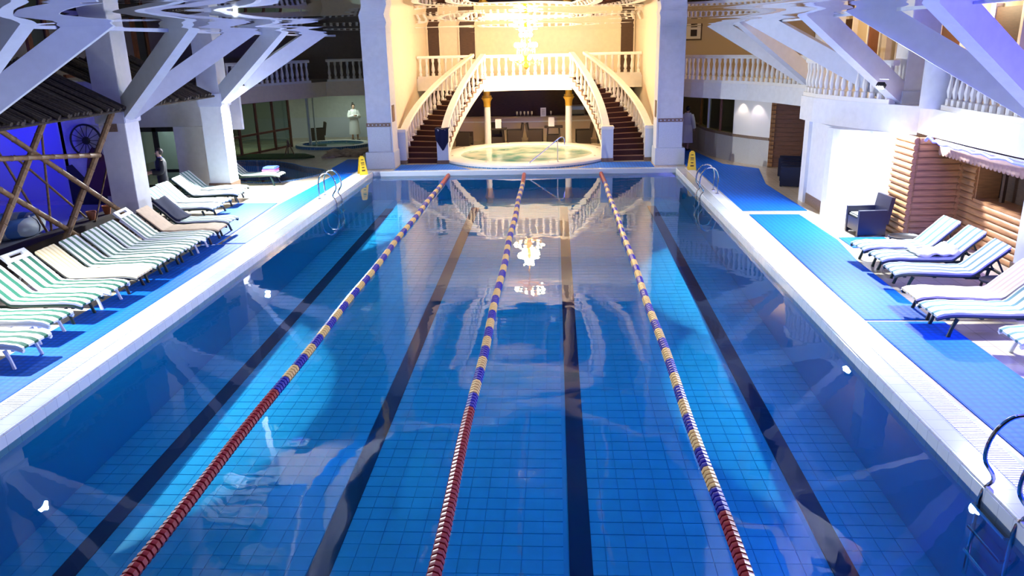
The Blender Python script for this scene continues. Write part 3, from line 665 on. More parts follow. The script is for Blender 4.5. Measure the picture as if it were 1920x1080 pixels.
awning(13.2, 18.3, 'dark reed thatched awning above the crossed bamboo poles'); awning(19.3, 23.4, 'dark reed thatched awning between the two strut columns')
# bamboo frame
def pole(a, b, rr, label):
    a = Vector(a); b = Vector(b); o0 = Vector((b.x, b.y, min(a.z, b.z))); n = 10; pts = []; rad = []
    for i in range(n + 1):
        p = a.lerp(b, i / n); d = (b - a).normalized() * .012
        pts += [p - d, p, p + d]; rad += [rr * .94, rr * 1.12, rr * .94]
    bm = B(); tube(bm, [p - o0 for p in pts], rad, 8); tag(ob('bamboo_pole', bm, bamboo, None, True, tuple(o0)), label, 'pole', 'bamboo poles of the awning frame')
pole((-9.4, 18.4, 3.05), (-9.5, 15.3, 0), .075, 'thick leaning bamboo pole ending behind the yellow lounger')
pole((-9.45, 15.9, 3.1), (-9.6, 13.0, 0), .07, 'leaning bamboo pole rising to the middle of the thatched awning')
pole((-9.5, 14.5, 3.05), (-9.3, 18.3, .42), .06, 'long bamboo brace falling from the awning to the white-framed lounger')
pole((-9.55, 13.4, 2.5), (-9.5, 16.3, .50), .06, 'lower bamboo brace crossing the two leaning poles')
pole((-9.3, 13.2, 2.62), (-9.3, 17.35, 2.14), .055, 'nearly level bamboo beam tied across the frame')
pole((-11, 16.3, 2.6), (-11, 17.6, .06), .03, 'thin bamboo stick crossing in the blue alcove')
pole((-11, 18.0, 2.6), (-11, 17.6, .06), .03, 'thin upright bamboo stick in the blue alcove')
pole((-11, 16.9, 2.2), (-11, 19.1, .30), .03, 'thin slanting bamboo stick low in the blue alcove')
pole((-10.2, 19.9, 2.7), (-10.2, 18.2, .42), .022, 'thin bamboo stick leaning before the mural wall')

# ------------------------------------------------------------------ right side
RBE = [(5.9, 31.3), (6.3, 30.4), (7.1, 29.4), (7.9, 28.3), (8.5, 27.0), (9.0, 25.2), (9.2, 23.6)]
struct(ob('gallery_slab_right', prism(B(), RBE + [(15.7, 23.6), (15.7, 41.7), (5.9, 41.7)], 2.3, 2.85), plaster))
railing('cream balustrade of the curved gallery above the window wall', [(x + .1, y + .08, 2.85) for x, y in RBE[:-1]], stonew, bal_warm, .25)
RBU = [(9.3, 23.2), (8.3, 22.9), (7.95, 22.3), (8.0, 21.4), (8.25, 20.4), (8.6, 19.5), (8.95, 18.75), (9.3, 18.1)]
struct(ob('balcony_slab_curved', prism(B(), RBU + [(15.7, 18.1), (15.7, 23.2)], 2.22, 2.85), plaster))
railing('white balustrade of the bulging balcony over the white wall', [(8.45, 22.85, 2.85), (8.1, 22.3, 2.85), (8.14, 21.4, 2.85), (8.38, 20.4, 2.85), (8.72, 19.5, 2.85), (9.0, 18.9, 2.85)], stonew, bal_cool, .24)
pier = struct(ob('balcony_pier', lathe(B(), [(.40, 2.85), (.40, 3.9), (.42, 3.92), (.42, 4.0)], 24, (9.5, 17.65, 0)), concrete, None, True))
RN = [(9.3, 18.1), (9.25, 17.0), (9.25, 15.6), (9.3, 14.2), (9.5, 12.0), (9.5, 3)]
struct(ob('balcony_slab_near', prism(B(), RN + [(15.7, 3), (15.7, 18.1)], 2.28, 2.85), plaster))
railing('white balustrade of the balcony right above the log cabin', [(9.42, 17.2, 2.85), (9.36, 15.6, 2.85), (9.42, 14.2, 2.85), (9.62, 12.0, 2.85), (9.62, 10, 2.85)], stonew, bal_cool, .25)
# white wall tower under the bulging balcony
WT = [(9.3, 22.8), (8.25, 22.35), (8.0, 21.9), (8.0, 21.55)]
wt = struct(ob('wall_white_tower', prism(B(), [(8.02, 22.0), (8.02, 21.62), (8.10, 21.6), (8.10, 20.05), (7.98, 20.0), (8.02, 19.75), (8.10, 19.5), (8.24, 19.32), (8.45, 19.18), (8.7, 19.08), (8.75, 18.4), (9.4, 18.3), (9.9, 18.3), (9.9, 22.4), (8.6, 22.4)], 0, 2.22), plaster))
ob('base_tile', prism(B(), [(8.08, 21.58), (8.08, 20.06), (8.11, 20.06), (8.11, 21.58)], 0, .28), brownband, wt)
# right-back curved window wall
CW = [(6.5, 36.5), (7.1, 33.0), (7.15, 31.6), (7.4, 30.5), (7.75, 29.5), (8.2, 28.7), (8.7, 28.0)]
rw = struct(ob('wall_right_curved', strip(B(), [(x, y) for x, y in CW][::-1], -.2, 0, .92), M('grey_wainscot', (.58, .55, .50), .4, var=.06, scale=30)))
ob('sill_band', strip(B(), [(x - .02, y) for x, y in CW][::-1], -.24, .92, 1.02), brownband, rw)
ob('plaster_panel', strip(B(), [CW[4], CW[5], CW[6]][::-1], -.2, 1.02, 2.3), M('warm_white_plaster', (.80, .76, .70), .6), rw)
for i in (1, 2, 3):
    wn = struct(root('window_3', (CW[i][0], CW[i][1], 0))); p = Vector((0, 0, 0)); q = Vector((CW[i + 1][0] - CW[i][0], CW[i + 1][1] - CW[i][1], 0))
    ob('pane', beam(B(), p + Vector((.1, 0, 1.65)), q + Vector((.1, 0, 1.65)), .012, 1.26), glassd, wn)
    ob('mullion', beam(B(), p + Vector((.1, 0, 1.02)), p + Vector((.1, 0, 2.3)), .10, .10, (0, 1, 0)), brownwood if i != 2 else stonew, wn)
struct(ob('wall_room_right_back', bbox(10.5, 10.6, 28.5, 37, 0, 2.3), M('lamp_tinted_room_wall', (.50, .44, .32), .7, var=.2, scale=2)))  # the room's yellowish light is mixed into this wall colour
light('room_lamp_right', 'POINT', (8.9, 31.5, 1.9), 25, (1, .82, .5), .1)
struct(ob('wall_right_upper', bbox(6, 15.7, 36.5, 36.7, 2.85, 5.9), M('dimmed_cream_upper_wall', (.56, .47, .35), .7)))  # cream wall, its dim lighting put into a darker colour
struct(ob('wall_right_upper_side', bbox(12.6, 12.8, 10, 36.5, 2.85, 5.9), M('dimmed_cream_side_wall', (.56, .47, .35), .7)))  # same cream, darkened in the colour for the dim gallery
for y, wd, m_ in ((34.5, .9, brownwood), (32, .9, darkbrown), (29.4, 1.0, brownwood), (26.8, 1.0, darkbrown), (23.8, 1.2, brownwood), (21, 1.2, darkbrown), (18.5, 1.1, darkbrown)):
    d = struct(ob('door_4', bbox(12.45, 12.6, y - wd / 2, y + wd / 2, 2.85, 5.0), m_)); ob('frame', bbox(12.42, 12.6, y - wd / 2 - .12, y - wd / 2, 2.85, 5.1), stone, d); ob('frame', bbox(12.42, 12.6, y + wd / 2, y + wd / 2 + .12, 2.85, 5.1), stone, d)
for y in (28.1, 25.2, 22.4): struct(ob('trim_2', bbox(12.3, 12.6, y - .2, y + .2, 2.85, 5.8), peach))
pc = root('picture_frame', (7.3, 36.45, 4.4)); ob('frame', bbox(-.38, .38, -.03, .03, -.05, .55), darkbrown, pc); ob('canvas', bbox(-.32, .32, -.04, -.03, .01, .49), stone, pc); ob('motif', bbox(-.12, .16, -.046, -.04, .12, .40), M('dark_motif', (.03, .02, .02), .7), pc); tag(pc, 'small framed picture with dark motif on the dimmed cream upper wall', 'picture')
# plank wall behind black chairs
pw = struct(root('wall_plank', (8.75, 27.9, 0)))
for i in range(15):
    z = .02 + i * .152; ob('plank', beam(B(), (0, 0, z + .07), (2.6, -.6, z + .07), .08, .146), planks, pw)
    ob('log_end', lathe(B(), [(.076, -.05), (.076, .10)], 8, (0, 0, 0)), logm, pw, True, (-.02, .0, z + .07), (0, PI / 2, -.2))
# log cabin
lc = struct(root('wall_log_cabin', (10, 17.3, 0)))
NL = 16; LH = 2.26 / NL
log_a = mesh('log', tube(B(), [(0, -.02, 0), (0, 1.0, 0)], LH * .56, 10), True); log_a.materials.append(logm)
log_b = mesh('log', bbox(-1.0, .02, -.06, .06, -LH * .47, LH * .47, .018), True); log_b.materials.append(logm)
log_c = mesh('log', tube(B(), [(0, .08, 0), (0, -9.0, 0)], LH * .56, 10), True); log_c.materials.append(logm)
log_d = mesh('log', tube(B(), [(0, .08, 0), (0, -.62, 0)], LH * .56, 10), True); log_d.materials.append(logm)
log_e = mesh('log', tube(B(), [(0, -3.0, 0), (0, -9.0, 0)], LH * .56, 10), True); log_e.materials.append(logm)
log_f = mesh('log', tube(B(), [(-.03, 0, 0), (.10, 0, 0)], LH * .56, 10), True); log_f.materials.append(logm)
for i in range(NL):
    z = LH * (i + .5)
    link('log', log_a, None, lc, (-1.02, 0, z)); link('log', log_b, None, lc, (0, 0, z)); link('log', log_f, None, lc, (-.02, -.06, z), (0, 0, PI / 2))
    if 1.05 < z < 1.9: link('log', log_d, None, lc, (0.05, 0, z)); link('log', log_e, None, lc, (0.05, 0, z))
    else: link('log', log_c, None, lc, (0.05, 0, z))
ob('window_sill', bbox(.0, .55, -3.0, -.62, .99, 1.05), logm, lc)
ob('window_reveal', bbox(.03, .5, -.66, -.62, 1.05, 1.88), logm, lc)
ob('window_recess', bbox(.52, .56, -3.0, -.62, 1.05, 1.9), darkbrown, lc)
ob('inner_frame', bbox(.3, .36, -1.15, -1.05, 1.05, 1.88), darkbrown, lc)
ob('pelmet', bbox(-.62, .05, -9, -.15, 1.98, 2.2), M('pelmet_board', (.35, .20, .14), .6, var=.2), lc)
bm = B()
for i in range(40):
    y = -.2 - i * .14; lathe(bm, [(.07, 0), (.07, .03)], 10, (0, 0, 0)); bmesh.ops.translate(bm, vec=(0, 0, 0), verts=[])
bm.free(); sc_me = mesh('scallop', lathe(B(), [(.075, -.012), (.075, .012)], 10)); sc_me.materials.append(MATS['pelmet_board'])
for i in range(40): link('scallop', sc_me, None, lc, (-.61, -.22 - i * .145, 1.98), (0, PI / 2, 0))
led = root('led_strip', (9.13, 16.9, 2.22))
LP = [Vector((x - .05, y, 0)) - Vector((9.22, 16.9, 0)) for x, y in ((9.27, 16.9), (9.25, 15.6), (9.3, 14.2), (9.5, 12.0), (9.5, 9.0))]
LQ = [p + Vector((.015 * math.sin(i * 2.1), 0, .02 * math.sin(i * 1.7))) for i, p in enumerate(smoothpath(LP, 8))]
ob('tube', tube(B(), LQ, .034, 6), ledm, led); ob('carrier', sweep(B(), [p + Vector((.05, 0, .02)) for p in LP], [(-.02, 0), (.02, 0), (.02, .03), (-.02, .03)]), whitef, led)
ob('end_connector', tube(B(), smoothpath([(0, 0, 0), (-.04, .14, .08), (-.05, .26, .0)], 4), .03, 6), ledm, led)
tag(led, 'glowing blue LED light strip along the log cabin awning', 'led strip')
# black armchair and rear chairs
navyc = M('dark_navy_plastic', (.010, .012, .035), .35)
ac = armchair((8.36, 17.95, 0), -1.5, 'black square armchair in front of the lit white wall', navyc, 'black square armchairs', M('grey_cushion', (.30, .31, .27), .8))
armchair((8.5, 24.3, 0), -1.9, 'black square armchair of the row nearest the white tower', navyc, 'black square armchairs', M('grey_cushion', (.3, .31, .27), .8))
armchair((8.75, 25.25, 0), -1.9, 'black square armchair in the middle of the row by the plank wall', navyc, 'black square armchairs')
armchair((8.95, 26.2, 0), -1.9, 'black square armchair of the row closest to the plank wall', navyc, 'black square armchairs')

# ------------------------------------------------------------------ mats on deck
def mat_sheet(poly, m_, label, z=.016):
    r = root('rubber_mat', (poly[0][0], poly[0][1], 0)); P = [(x - poly[0][0], y - poly[0][1]) for x, y in poly]
    me_ = prism(B(), P, 0, z); ob('sheet', me_, m_, r); bm = B()
    n = len(P)
    for i in range(n):
        a, b = P[i], P[(i + 1) % n]; beam(bm, (a[0], a[1], .006), (b[0], b[1], .006), .03, .012)
    ob('bevelled_edge', bm, m_, r); tag(r, label, 'mat', 'blue rubber deck mats'); return r
mat_sheet([(-6.16, 5.0), (-6.16, 17.3), (-7.15, 17.3), (-7.15, 5.0)], matblue, 'long blue rubber mat between the pool kerb and the lounger feet on the thatch side')
mat_sheet([(-6.16, 17.42), (-6.16, 27.7), (-6.75, 27.7), (-6.95, 22), (-6.72, 17.42)], matblue, 'blue rubber mat running past the ladder to the kids pool')
mat_sheet([(-6.86, 17.42), (-7.1, 22.3), (-8.3, 22.3), (-8.3, 17.42)], matblue, 'blue rubber mat beside the white strip under the towel lounger')
mat_sheet([(-6.8, 27.75), (-5.95, 28.1), (-5.95, 31.3), (-7.3, 31.3), (-7.3, 29.0)], matblue, 'blue mat beside the tiled column and rocks')
mat_sheet([(-4.75, 28.15), (-1.9, 28.15), (-2.9, 29.6), (-4.75, 29.6)], matblue, 'blue mat at the foot of the towel staircase')
mat_sheet([(1.9, 28.15), (4.75, 28.15), (4.75, 29.6), (2.9, 29.6)], matblue, 'blue mat at the foot of the staircase without towel')
mat_sheet([(6.15, 20.55), (7.8, 20.5), (7.75, 24.5), (8.3, 27.6), (7.3, 28.8), (6.75, 33.0), (5.95, 33.0), (5.95, 27.0)], matblue, 'blue mat leading from the white tower past the walkers in robes')
mat_sheet([(6.22, 20.05), (7.45, 20.0), (7.5, 17.3), (7.3, 15.6), (7.2, 12.03), (6.15, 12.03), (6.2, 16.6), (6.22, 18.4)], matblue, 'bright blue mat between pool kerb and black armchair')
mat_sheet([(6.15, 11.92), (7.33, 11.92), (7.33, 4.5), (6.3, 4.5)], matblue, 'blue mat beside the cabin loungers and pool ladder')
mat_sheet([(7.62, 17.5), (8.6, 17.5), (8.6, 16.6), (7.62, 16.6)], matblue, 'small blue mat in front of the black armchair'); mat_sheet([(8.75, 17.1), (9.6, 17.1), (9.6, 16.5), (8.75, 16.5)], matblue, 'small blue mat against the log wall')

# ------------------------------------------------------------------ lane ropes
fm = {}
for nm, c in (('red', (.30, .012, .02)), ('blue', (.015, .015, .30)), ('yellow', (.72, .48, .16))):
    me_ = mesh('float', lathe(B(), [(.03, -.038), (.068, -.03), (.072, 0), (.068, .03), (.03, .038)], 8), True); me_.materials.append(M('float_' + nm, c, .3)); fm[nm] = me_
for x, yr, lab in ((-2.66, 9.4, 'lane rope ending nearest the thatch side ladder'), (.07, 8.9, 'middle lane rope running towards the chandelier'), (2.81, 6.7, 'lane rope on the log cabin side of the pool')):
    r = root('lane_rope', (x, 5.0, WZ + .03)); y = 5.05; i = 0
    ob('cable', tube(B(), [(0, .0, 0), (0, P1 - 5.0, 0)], .008, 6), steel, r)
    while y < P1 - .15:
        c = 'red' if y < yr or y > 25.6 else ('blue' if int((y - yr) / .42) % 2 == 0 else 'yellow')
        link('float', fm[c], None, r, (.012 * math.sin(y * 1.3), y - 5.0, 0), (PI / 2, 0, 0)); y += .0835
    tag(r, 'red, blue and yellow ' + lab, 'lane rope', 'floating lane ropes')

# ------------------------------------------------------------------ ladders
def ladder(x, y, s, label):
    r = root('pool_ladder', (x, y, 0))
    for dy in (-.3, .3):
        ob('rail', tube(B(), smoothpath([(s * .42, dy, 0), (s * .42, dy, .55), (s * .30, dy, .78), (s * .10, dy, .80), (-s * .06, dy, .62), (-s * .10, dy, .35), (s * .02, dy, .12), (-s * .08, dy, -.1), (-s * .10, dy, -1.0)], 5), .022, 8), steel, r, True)
        ob('flange', lathe(B(), [(.06, 0), (.06, .025), (.03, .04)], 10, (s * .42, dy, .03)), steel, r)
    for z in (-.16, -.42, -.70): ob('tread', bbox(-s * .1 - .06, -s * .1 + .06, -.3, .3, z - .02, z + .02, .008), steel, r)
    tag(r, label, 'ladder', 'steel pool ladders')
ladder(-5.5, 23.0, -1, 'steel pool ladder on the thatch side near the yellow sign'); ladder(5.5, 23.1, 1, 'steel pool ladder across from the white tower'); ladder(5.52, 6.75, 1, 'steel pool ladder beside the grating at the end of the cabin side mats')
# wet floor signs
def sign(x, y, rz, label):
    r = root('wet_floor_sign', (x, y, 0), rz)
    for s in (-1, 1):
        bm = B(); v = [bm.verts.new((px, s * (.17 - .15 * pz / .64) + t, pz)) for t in (-.012, .012) for px, pz in ((-.15, 0), (.15, 0), (.09, .64), (-.09, .64))]
        for f in ((0, 1, 2, 3), (7, 6, 5, 4), (0, 4, 5, 1), (1, 5, 6, 2), (2, 6, 7, 3), (3, 7, 4, 0)): bm.faces.new([v[i] for i in f])
        p = ob('panel', bm, yellows, r)
        for pz, hw, hh in ((.55, .045, .015), (.44, .06, .02), (.38, .06, .012), (.28, .045, .02), (.17, .06, .035)):
            yy = s * (.17 - .15 * pz / .64) + s * .0135
            ob('print', beam(B(), (-hw, yy, pz), (hw, yy, pz), .004, hh * 2, (0, 0, 1)), inkd, p)
    ob('handle', bbox(-.06, .06, -.03, .03, .62, .68, .01), yellows, r); tag(r, label, 'sign', 'yellow wet floor signs')
sign(-5.72, 27.35, .5, 'yellow wet floor sign at the corner by the tiled column and kids pool'); sign(5.95, 27.45, -.1, 'yellow wet floor sign at the corner near the walkers in robes')

# ------------------------------------------------------------------ sun loungers
W_ = .62
prof = smoothpath([(-.56, 0, .84), (-.30, 0, .61), (-.05, 0, .38), (.12, 0, .352), (.5, 0, .36), (.9, 0, .375), (1.12, 0, .37), (1.28, 0, .33)], 3)
def pad_mesh(t=.035, dip=0):
    bm = B(); top, bot = [], []; n = 6
    for j, p in enumerate(prof):
        row = [bm.verts.new((p.x, -W_ / 2 + W_ * i / n, p.z + t + (.006 if i % 2 else 0) + .006 * math.sin(j * 1.7))) for i in range(n + 1)]
        low = [bm.verts.new((p.x, -W_ / 2 + W_ * i / n, p.z)) for i in (0, n)]
        top.append(row); bot.append(low)
    for j in range(len(prof) - 1):
        for i in range(n): bm.faces.new((top[j][i], top[j][i + 1], top[j + 1][i + 1], top[j + 1][i]))
        bm.faces.new((bot[j][0], bot[j + 1][0], bot[j + 1][1], bot[j][1]))
        bm.faces.new((top[j][0], top[j + 1][0], bot[j + 1][0], bot[j][0])); bm.faces.new((top[j][n], bot[j][1], bot[j + 1][1], top[j + 1][n]))
    bm.faces.new(top[0] + bot[0][::-1]); bm.faces.new(top[-1] + bot[-1][::-1])
    return mesh('pad', bm, True)
def frame_mesh():
    bm = B()
    for s in (-1, 1):
        tube(bm, [(p.x, s * (W_ / 2 - .02), p.z - .03) for p in prof[3:]] , .03, 6)
        beam(bm, (-.62, s * (W_ / 2 - .02), .30), (.1, s * (W_ / 2 - .02), .30), .03, .05)
    for x in (-.6, .1, .6, 1.1): beam(bm, (x, -W_ / 2 + .02, .30), (x, W_ / 2 - .02, .30), .05, .03)
    return mesh('frame', bm)
def leg_mesh(x, s, k):
    y = s * (W_ / 2 - .03); return mesh('leg', tube(B(), smoothpath([(x - .04, y, .30), (x + .02 * k, y, .16), (x + .07 * k, y + s * .01, 0)], 3), [.032, .03, .028, .026, .026, .028, .03], 6))
def back_mesh():
    bm = B()
    for s in (-1, 1): tube(bm, [(p.x, s * (W_ / 2 - .02), p.z - .03) for p in prof[:5]], .026, 6)
    beam(bm, (-.53, -W_ / 2, .79), (-.53, W_ / 2, .79), .04, .05)
    for k in range(5): p = prof[1 + k // 2 * 1]; beam(bm, (-.5 + k * .1, -W_ / 2 + .02, .755 - k * .088), (-.5 + k * .1, W_ / 2 - .02, .755 - k * .088), .06, .014)
    return mesh('back_frame', bm)
def support_mesh():
    bm = B()
    for s in (-1, 1): beam(bm, (-.40, s * .22, .64), (-.58, s * .22, .30), .025, .035, (0, 1, 0))
    return mesh('back_support', bm)
def head_mesh():
    bm = B(); m1 = Matrix.Translation((-.56, 0, .86)) @ Matrix.Rotation(math.radians(42), 4, 'Y')
    for a in ((-.17, -.12, -.30, .30), (-.05, .03, -.30, .30), (-.12, -.05, -.30, -.17), (-.12, -.05, .17, .30)): box(bm, a[0], a[1], a[2], a[3], -.02, .03, m1)
    return mesh('headrest', bm)
LM = dict(pad=pad_mesh(), frame=frame_mesh(), back_frame=back_mesh(), back_support=support_mesh(), headrest=head_mesh())
LEGS = [leg_mesh(x, s, k) for x, k in ((-.50, -1), (1.0, 1)) for s in (-1, 1)]
def variant(me, m_):
    key = me.name + '|' + m_.name
    if key not in VAR: c = me.copy(); c.materials.clear(); c.materials.append(m_); VAR[key] = c
    return VAR[key]
VAR = {}
def lounger(x, y, ang, fr, pd, label, head=False, side='thatch'):
    r = root('sun_lounger', (x, y, 0), math.radians(ang))
    for k in ('frame', 'back_frame', 'back_support'): link(k, variant(LM[k], fr), None, r)
    for l in LEGS: link('leg', variant(l, fr), None, r)
    link('pad', variant(LM['pad'], pd), None, r)
    if head: link('headrest', variant(LM['headrest'], fr), None, r)
    tag(r, label, 'sun lounger', 'sun loungers along the ' + side + ' side'); return r
lounger(-7.75, 10.35, -4, whitef, stripeg, 'green striped white-framed lounger that opens the thatch side row, farthest from the lit strut column')
lounger(-8.00, 11.30, -3, whitef, stripeg, 'green striped white-framed lounger second in the thatch side row, farther on from the yellow pad')
lounger(-8.02, 12.22, -3, greenf, stripeg, 'green striped lounger with dark frame just before the white-headrest one by the yellow pad')
lounger(-7.96, 12.98, -3, whitef, stripeg, 'green striped lounger with white slotted headrest beside the yellow pad', True)
lounger(-7.96, 13.76, 2, blackf, yellowp, 'lounger with pale yellow pad in front of the thick bamboo pole')
lounger(-7.98, 14.52, 2, greenf, stripeg, 'dark green striped lounger next to the yellow pad on the bamboo side')
lounger(-7.96, 15.24, 3, greenf, stripeg, 'dark green striped lounger second after the yellow pad')
lounger(-7.98, 15.95, 4, greenf, stripeg, 'dark green striped lounger third after the yellow pad, before the white headrest')
lounger(-7.98, 16.72, 4, whitef, stripeg, 'green striped lounger with white headrest beside the beige pad', True)
lounger(-8.02, 17.52, 4, blackf, beigep, 'lounger with plain beige pad beside the navy towel lounger')
lounger(-8.10, 18.45, 0, greenf, stripep, 'pale lounger with a navy towel over its back')
lounger(-9.20, 20.15, -2, greenf, stripep, 'white-padded lounger standing right beside the man in black')
lounger(-9.28, 20.95, -4, greenf, stripep, 'white-padded lounger second beside the man in black')
lounger(-9.36, 22.05, 4, greenf, stripep, 'white-padded lounger second from the lit strut column')
lounger(-9.55, 22.95, 0, greenf, stripep, 'white-padded lounger next to the lit strut column')
lounger(-9.30, 25.6, 0, greenf, stripep, 'lounger behind the lit strut column with folded towels on its foot')
lounger(8.50, 15.50, 184, greenf, stripep, 'pale green striped lounger closest to the log cabin corner', False, 'cabin')
lounger(8.55, 14.66, 182, greenf, stripep, 'pale green striped lounger with a crumpled white towel', False, 'cabin')
lounger(8.45, 13.65, 176, greenf, stripep, 'pale green striped lounger between the white towel and the oval black table', False, 'cabin')
lounger(8.20, 12.28, 178, blackf, yellowp, 'lounger with cream yellow pad beside the oval black table', False, 'cabin')
lounger(8.14, 11.55, 181, greenf, stripep, 'pale green striped lounger pushed against the cream yellow one', False, 'cabin')
lounger(8.75, 10.35, 178, whitef, stripep, 'white-framed striped lounger standing apart from the others on the cabin side', False, 'cabin')
# towels on loungers
def cloth(name, nx, ny, fx, m_, loc, rz, label, cat='towel', th=.02):
    bm = B(); g = [[bm.verts.new(fx(i / nx, j / ny)) for i in range(nx + 1)] for j in range(ny + 1)]
    for j in range(ny):
        for i in range(nx): bm.faces.new((g[j][i], g[j][i + 1], g[j + 1][i + 1], g[j + 1][i]))
    o = ob(name, bm, m_, None, True, loc, (0, 0, rz)); sd = o.modifiers.new('thickness', 'SOLIDIFY'); sd.thickness = th; sd.offset = 1; tag(o, label, cat, 'towels on loungers'); return o
def pz(x):
    for a, b in zip(prof, prof[1:]):
        if a.x <= x <= b.x: return a.z + (b.z - a.z) * (x - a.x) / (b.x - a.x)
    return .4
cloth('towel', 8, 6, lambda u, v: (-.56 + .62 * u, -.34 + .68 * v, pz(-.56 + .62 * u) + .06 + .012 * math.sin(9 * v + 5 * u)), navy, (-8.10, 18.45, 0), 0, 'navy towel spread over the back of the pale lounger')
cloth('towel', 12, 10, lambda u, v: (-.15 + .75 * u, -.30 + .60 * v, pz(-.15 + .75 * u) + .07 + .03 * math.sin(11 * v + 7 * u) + .02 * math.sin(17 * u - 9 * v)), whitet, (8.55, 14.66, 0), math.radians(182), 'crumpled white towel lying on the striped cabin lounger')
for i, (m_, nm, dx) in enumerate(((whitet, 'white', 0), (pinkt, 'pink', .02), (bluet, 'blue', .05))):
    bm = bbox(-.25 + dx, .25, -.24, .24, 0, .07, .03); tag(ob('folded_towel', bm, m_, None, True, (-8.42, 25.6, .40 + i * .072)), nm + ' folded towel in the stack on the lounger foot', 'towel', 'folded towels in a stack')
# side tables
def side_table(x, y, label, rx=.36, ry=.26):
    r = root('side_table', (x, y, 0)); o = ob('tabletop', lathe(B(), [(.9, .34), (1, .345), (1, .375), (.93, .38), (.9, .37), (.02, .37)], 28), blackf, r, True); o.scale = (rx, ry, 1)
    for sx in (-1, 1):
        for sy in (-1, 1): ob('leg', tube(B(), [(sx * rx * .62, sy * ry * .62, .35), (sx * rx * .75, sy * ry * .75, 0)], .022, 6), blackf, r)
    tag(r, label, 'side table', 'black plastic side tables')
side_table(8.75, 13.0, 'oval black side table beside the cream yellow lounger'); side_table(8.45, 16.15, 'black side table by the log cabin corner', .32, .26)
for i, (y, lab) in enumerate(((18.3, 'small terracotta pot on the dark kerb behind the striped loungers'), (19.0, 'small terracotta pot on the dark kerb nearer the beige lounger'))):
    r = root('terracotta_pot', (-10.35, y, .42)); ob('pot', lathe(B(), [(.07, 0), (.11, .18), (.12, .18), (.12, .22), (.10, .22), (.08, .05)], 12), M('terracotta', (.45, .16, .07), .7), r, True); ob('soil', lathe(B(), [(.1, .19), (.01, .2)], 12, cap=False), dark, r); tag(r, lab, 'pot', 'terracotta pots')

# ------------------------------------------------------------------ people
def skinned(name, verts, edges, radii, mat_, parent, sub=2):
    me_ = bpy.data.meshes.new(name); me_.from_pydata(verts, edges, []); o = bpy.data.objects.new(name, me_); C.objects.link(o); me_.materials.append(mat_); o.parent = parent
    bm = bmesh.new(); bm.from_mesh(me_); lay = bm.verts.layers.skin.verify()
    for v, r_ in zip(bm.verts, radii): v[lay].radius = r_ if isinstance(r_, tuple) else (r_, r_)
    bm.verts.ensure_lookup_table(); bm.verts[0][lay].use_root = True; bm.to_mesh(me_); bm.free()
    md = o.modifiers.new('skin', 'SKIN'); md.use_smooth_shade = True; sb = o.modifiers.new('sub', 'SUBSURF'); sb.levels = sub; sb.render_levels = sub
    dg = bpy.context.evaluated_depsgraph_get(); nm = bpy.data.meshes.new_from_object(o.evaluated_get(dg)); o.modifiers.clear(); o.data = nm
    return o
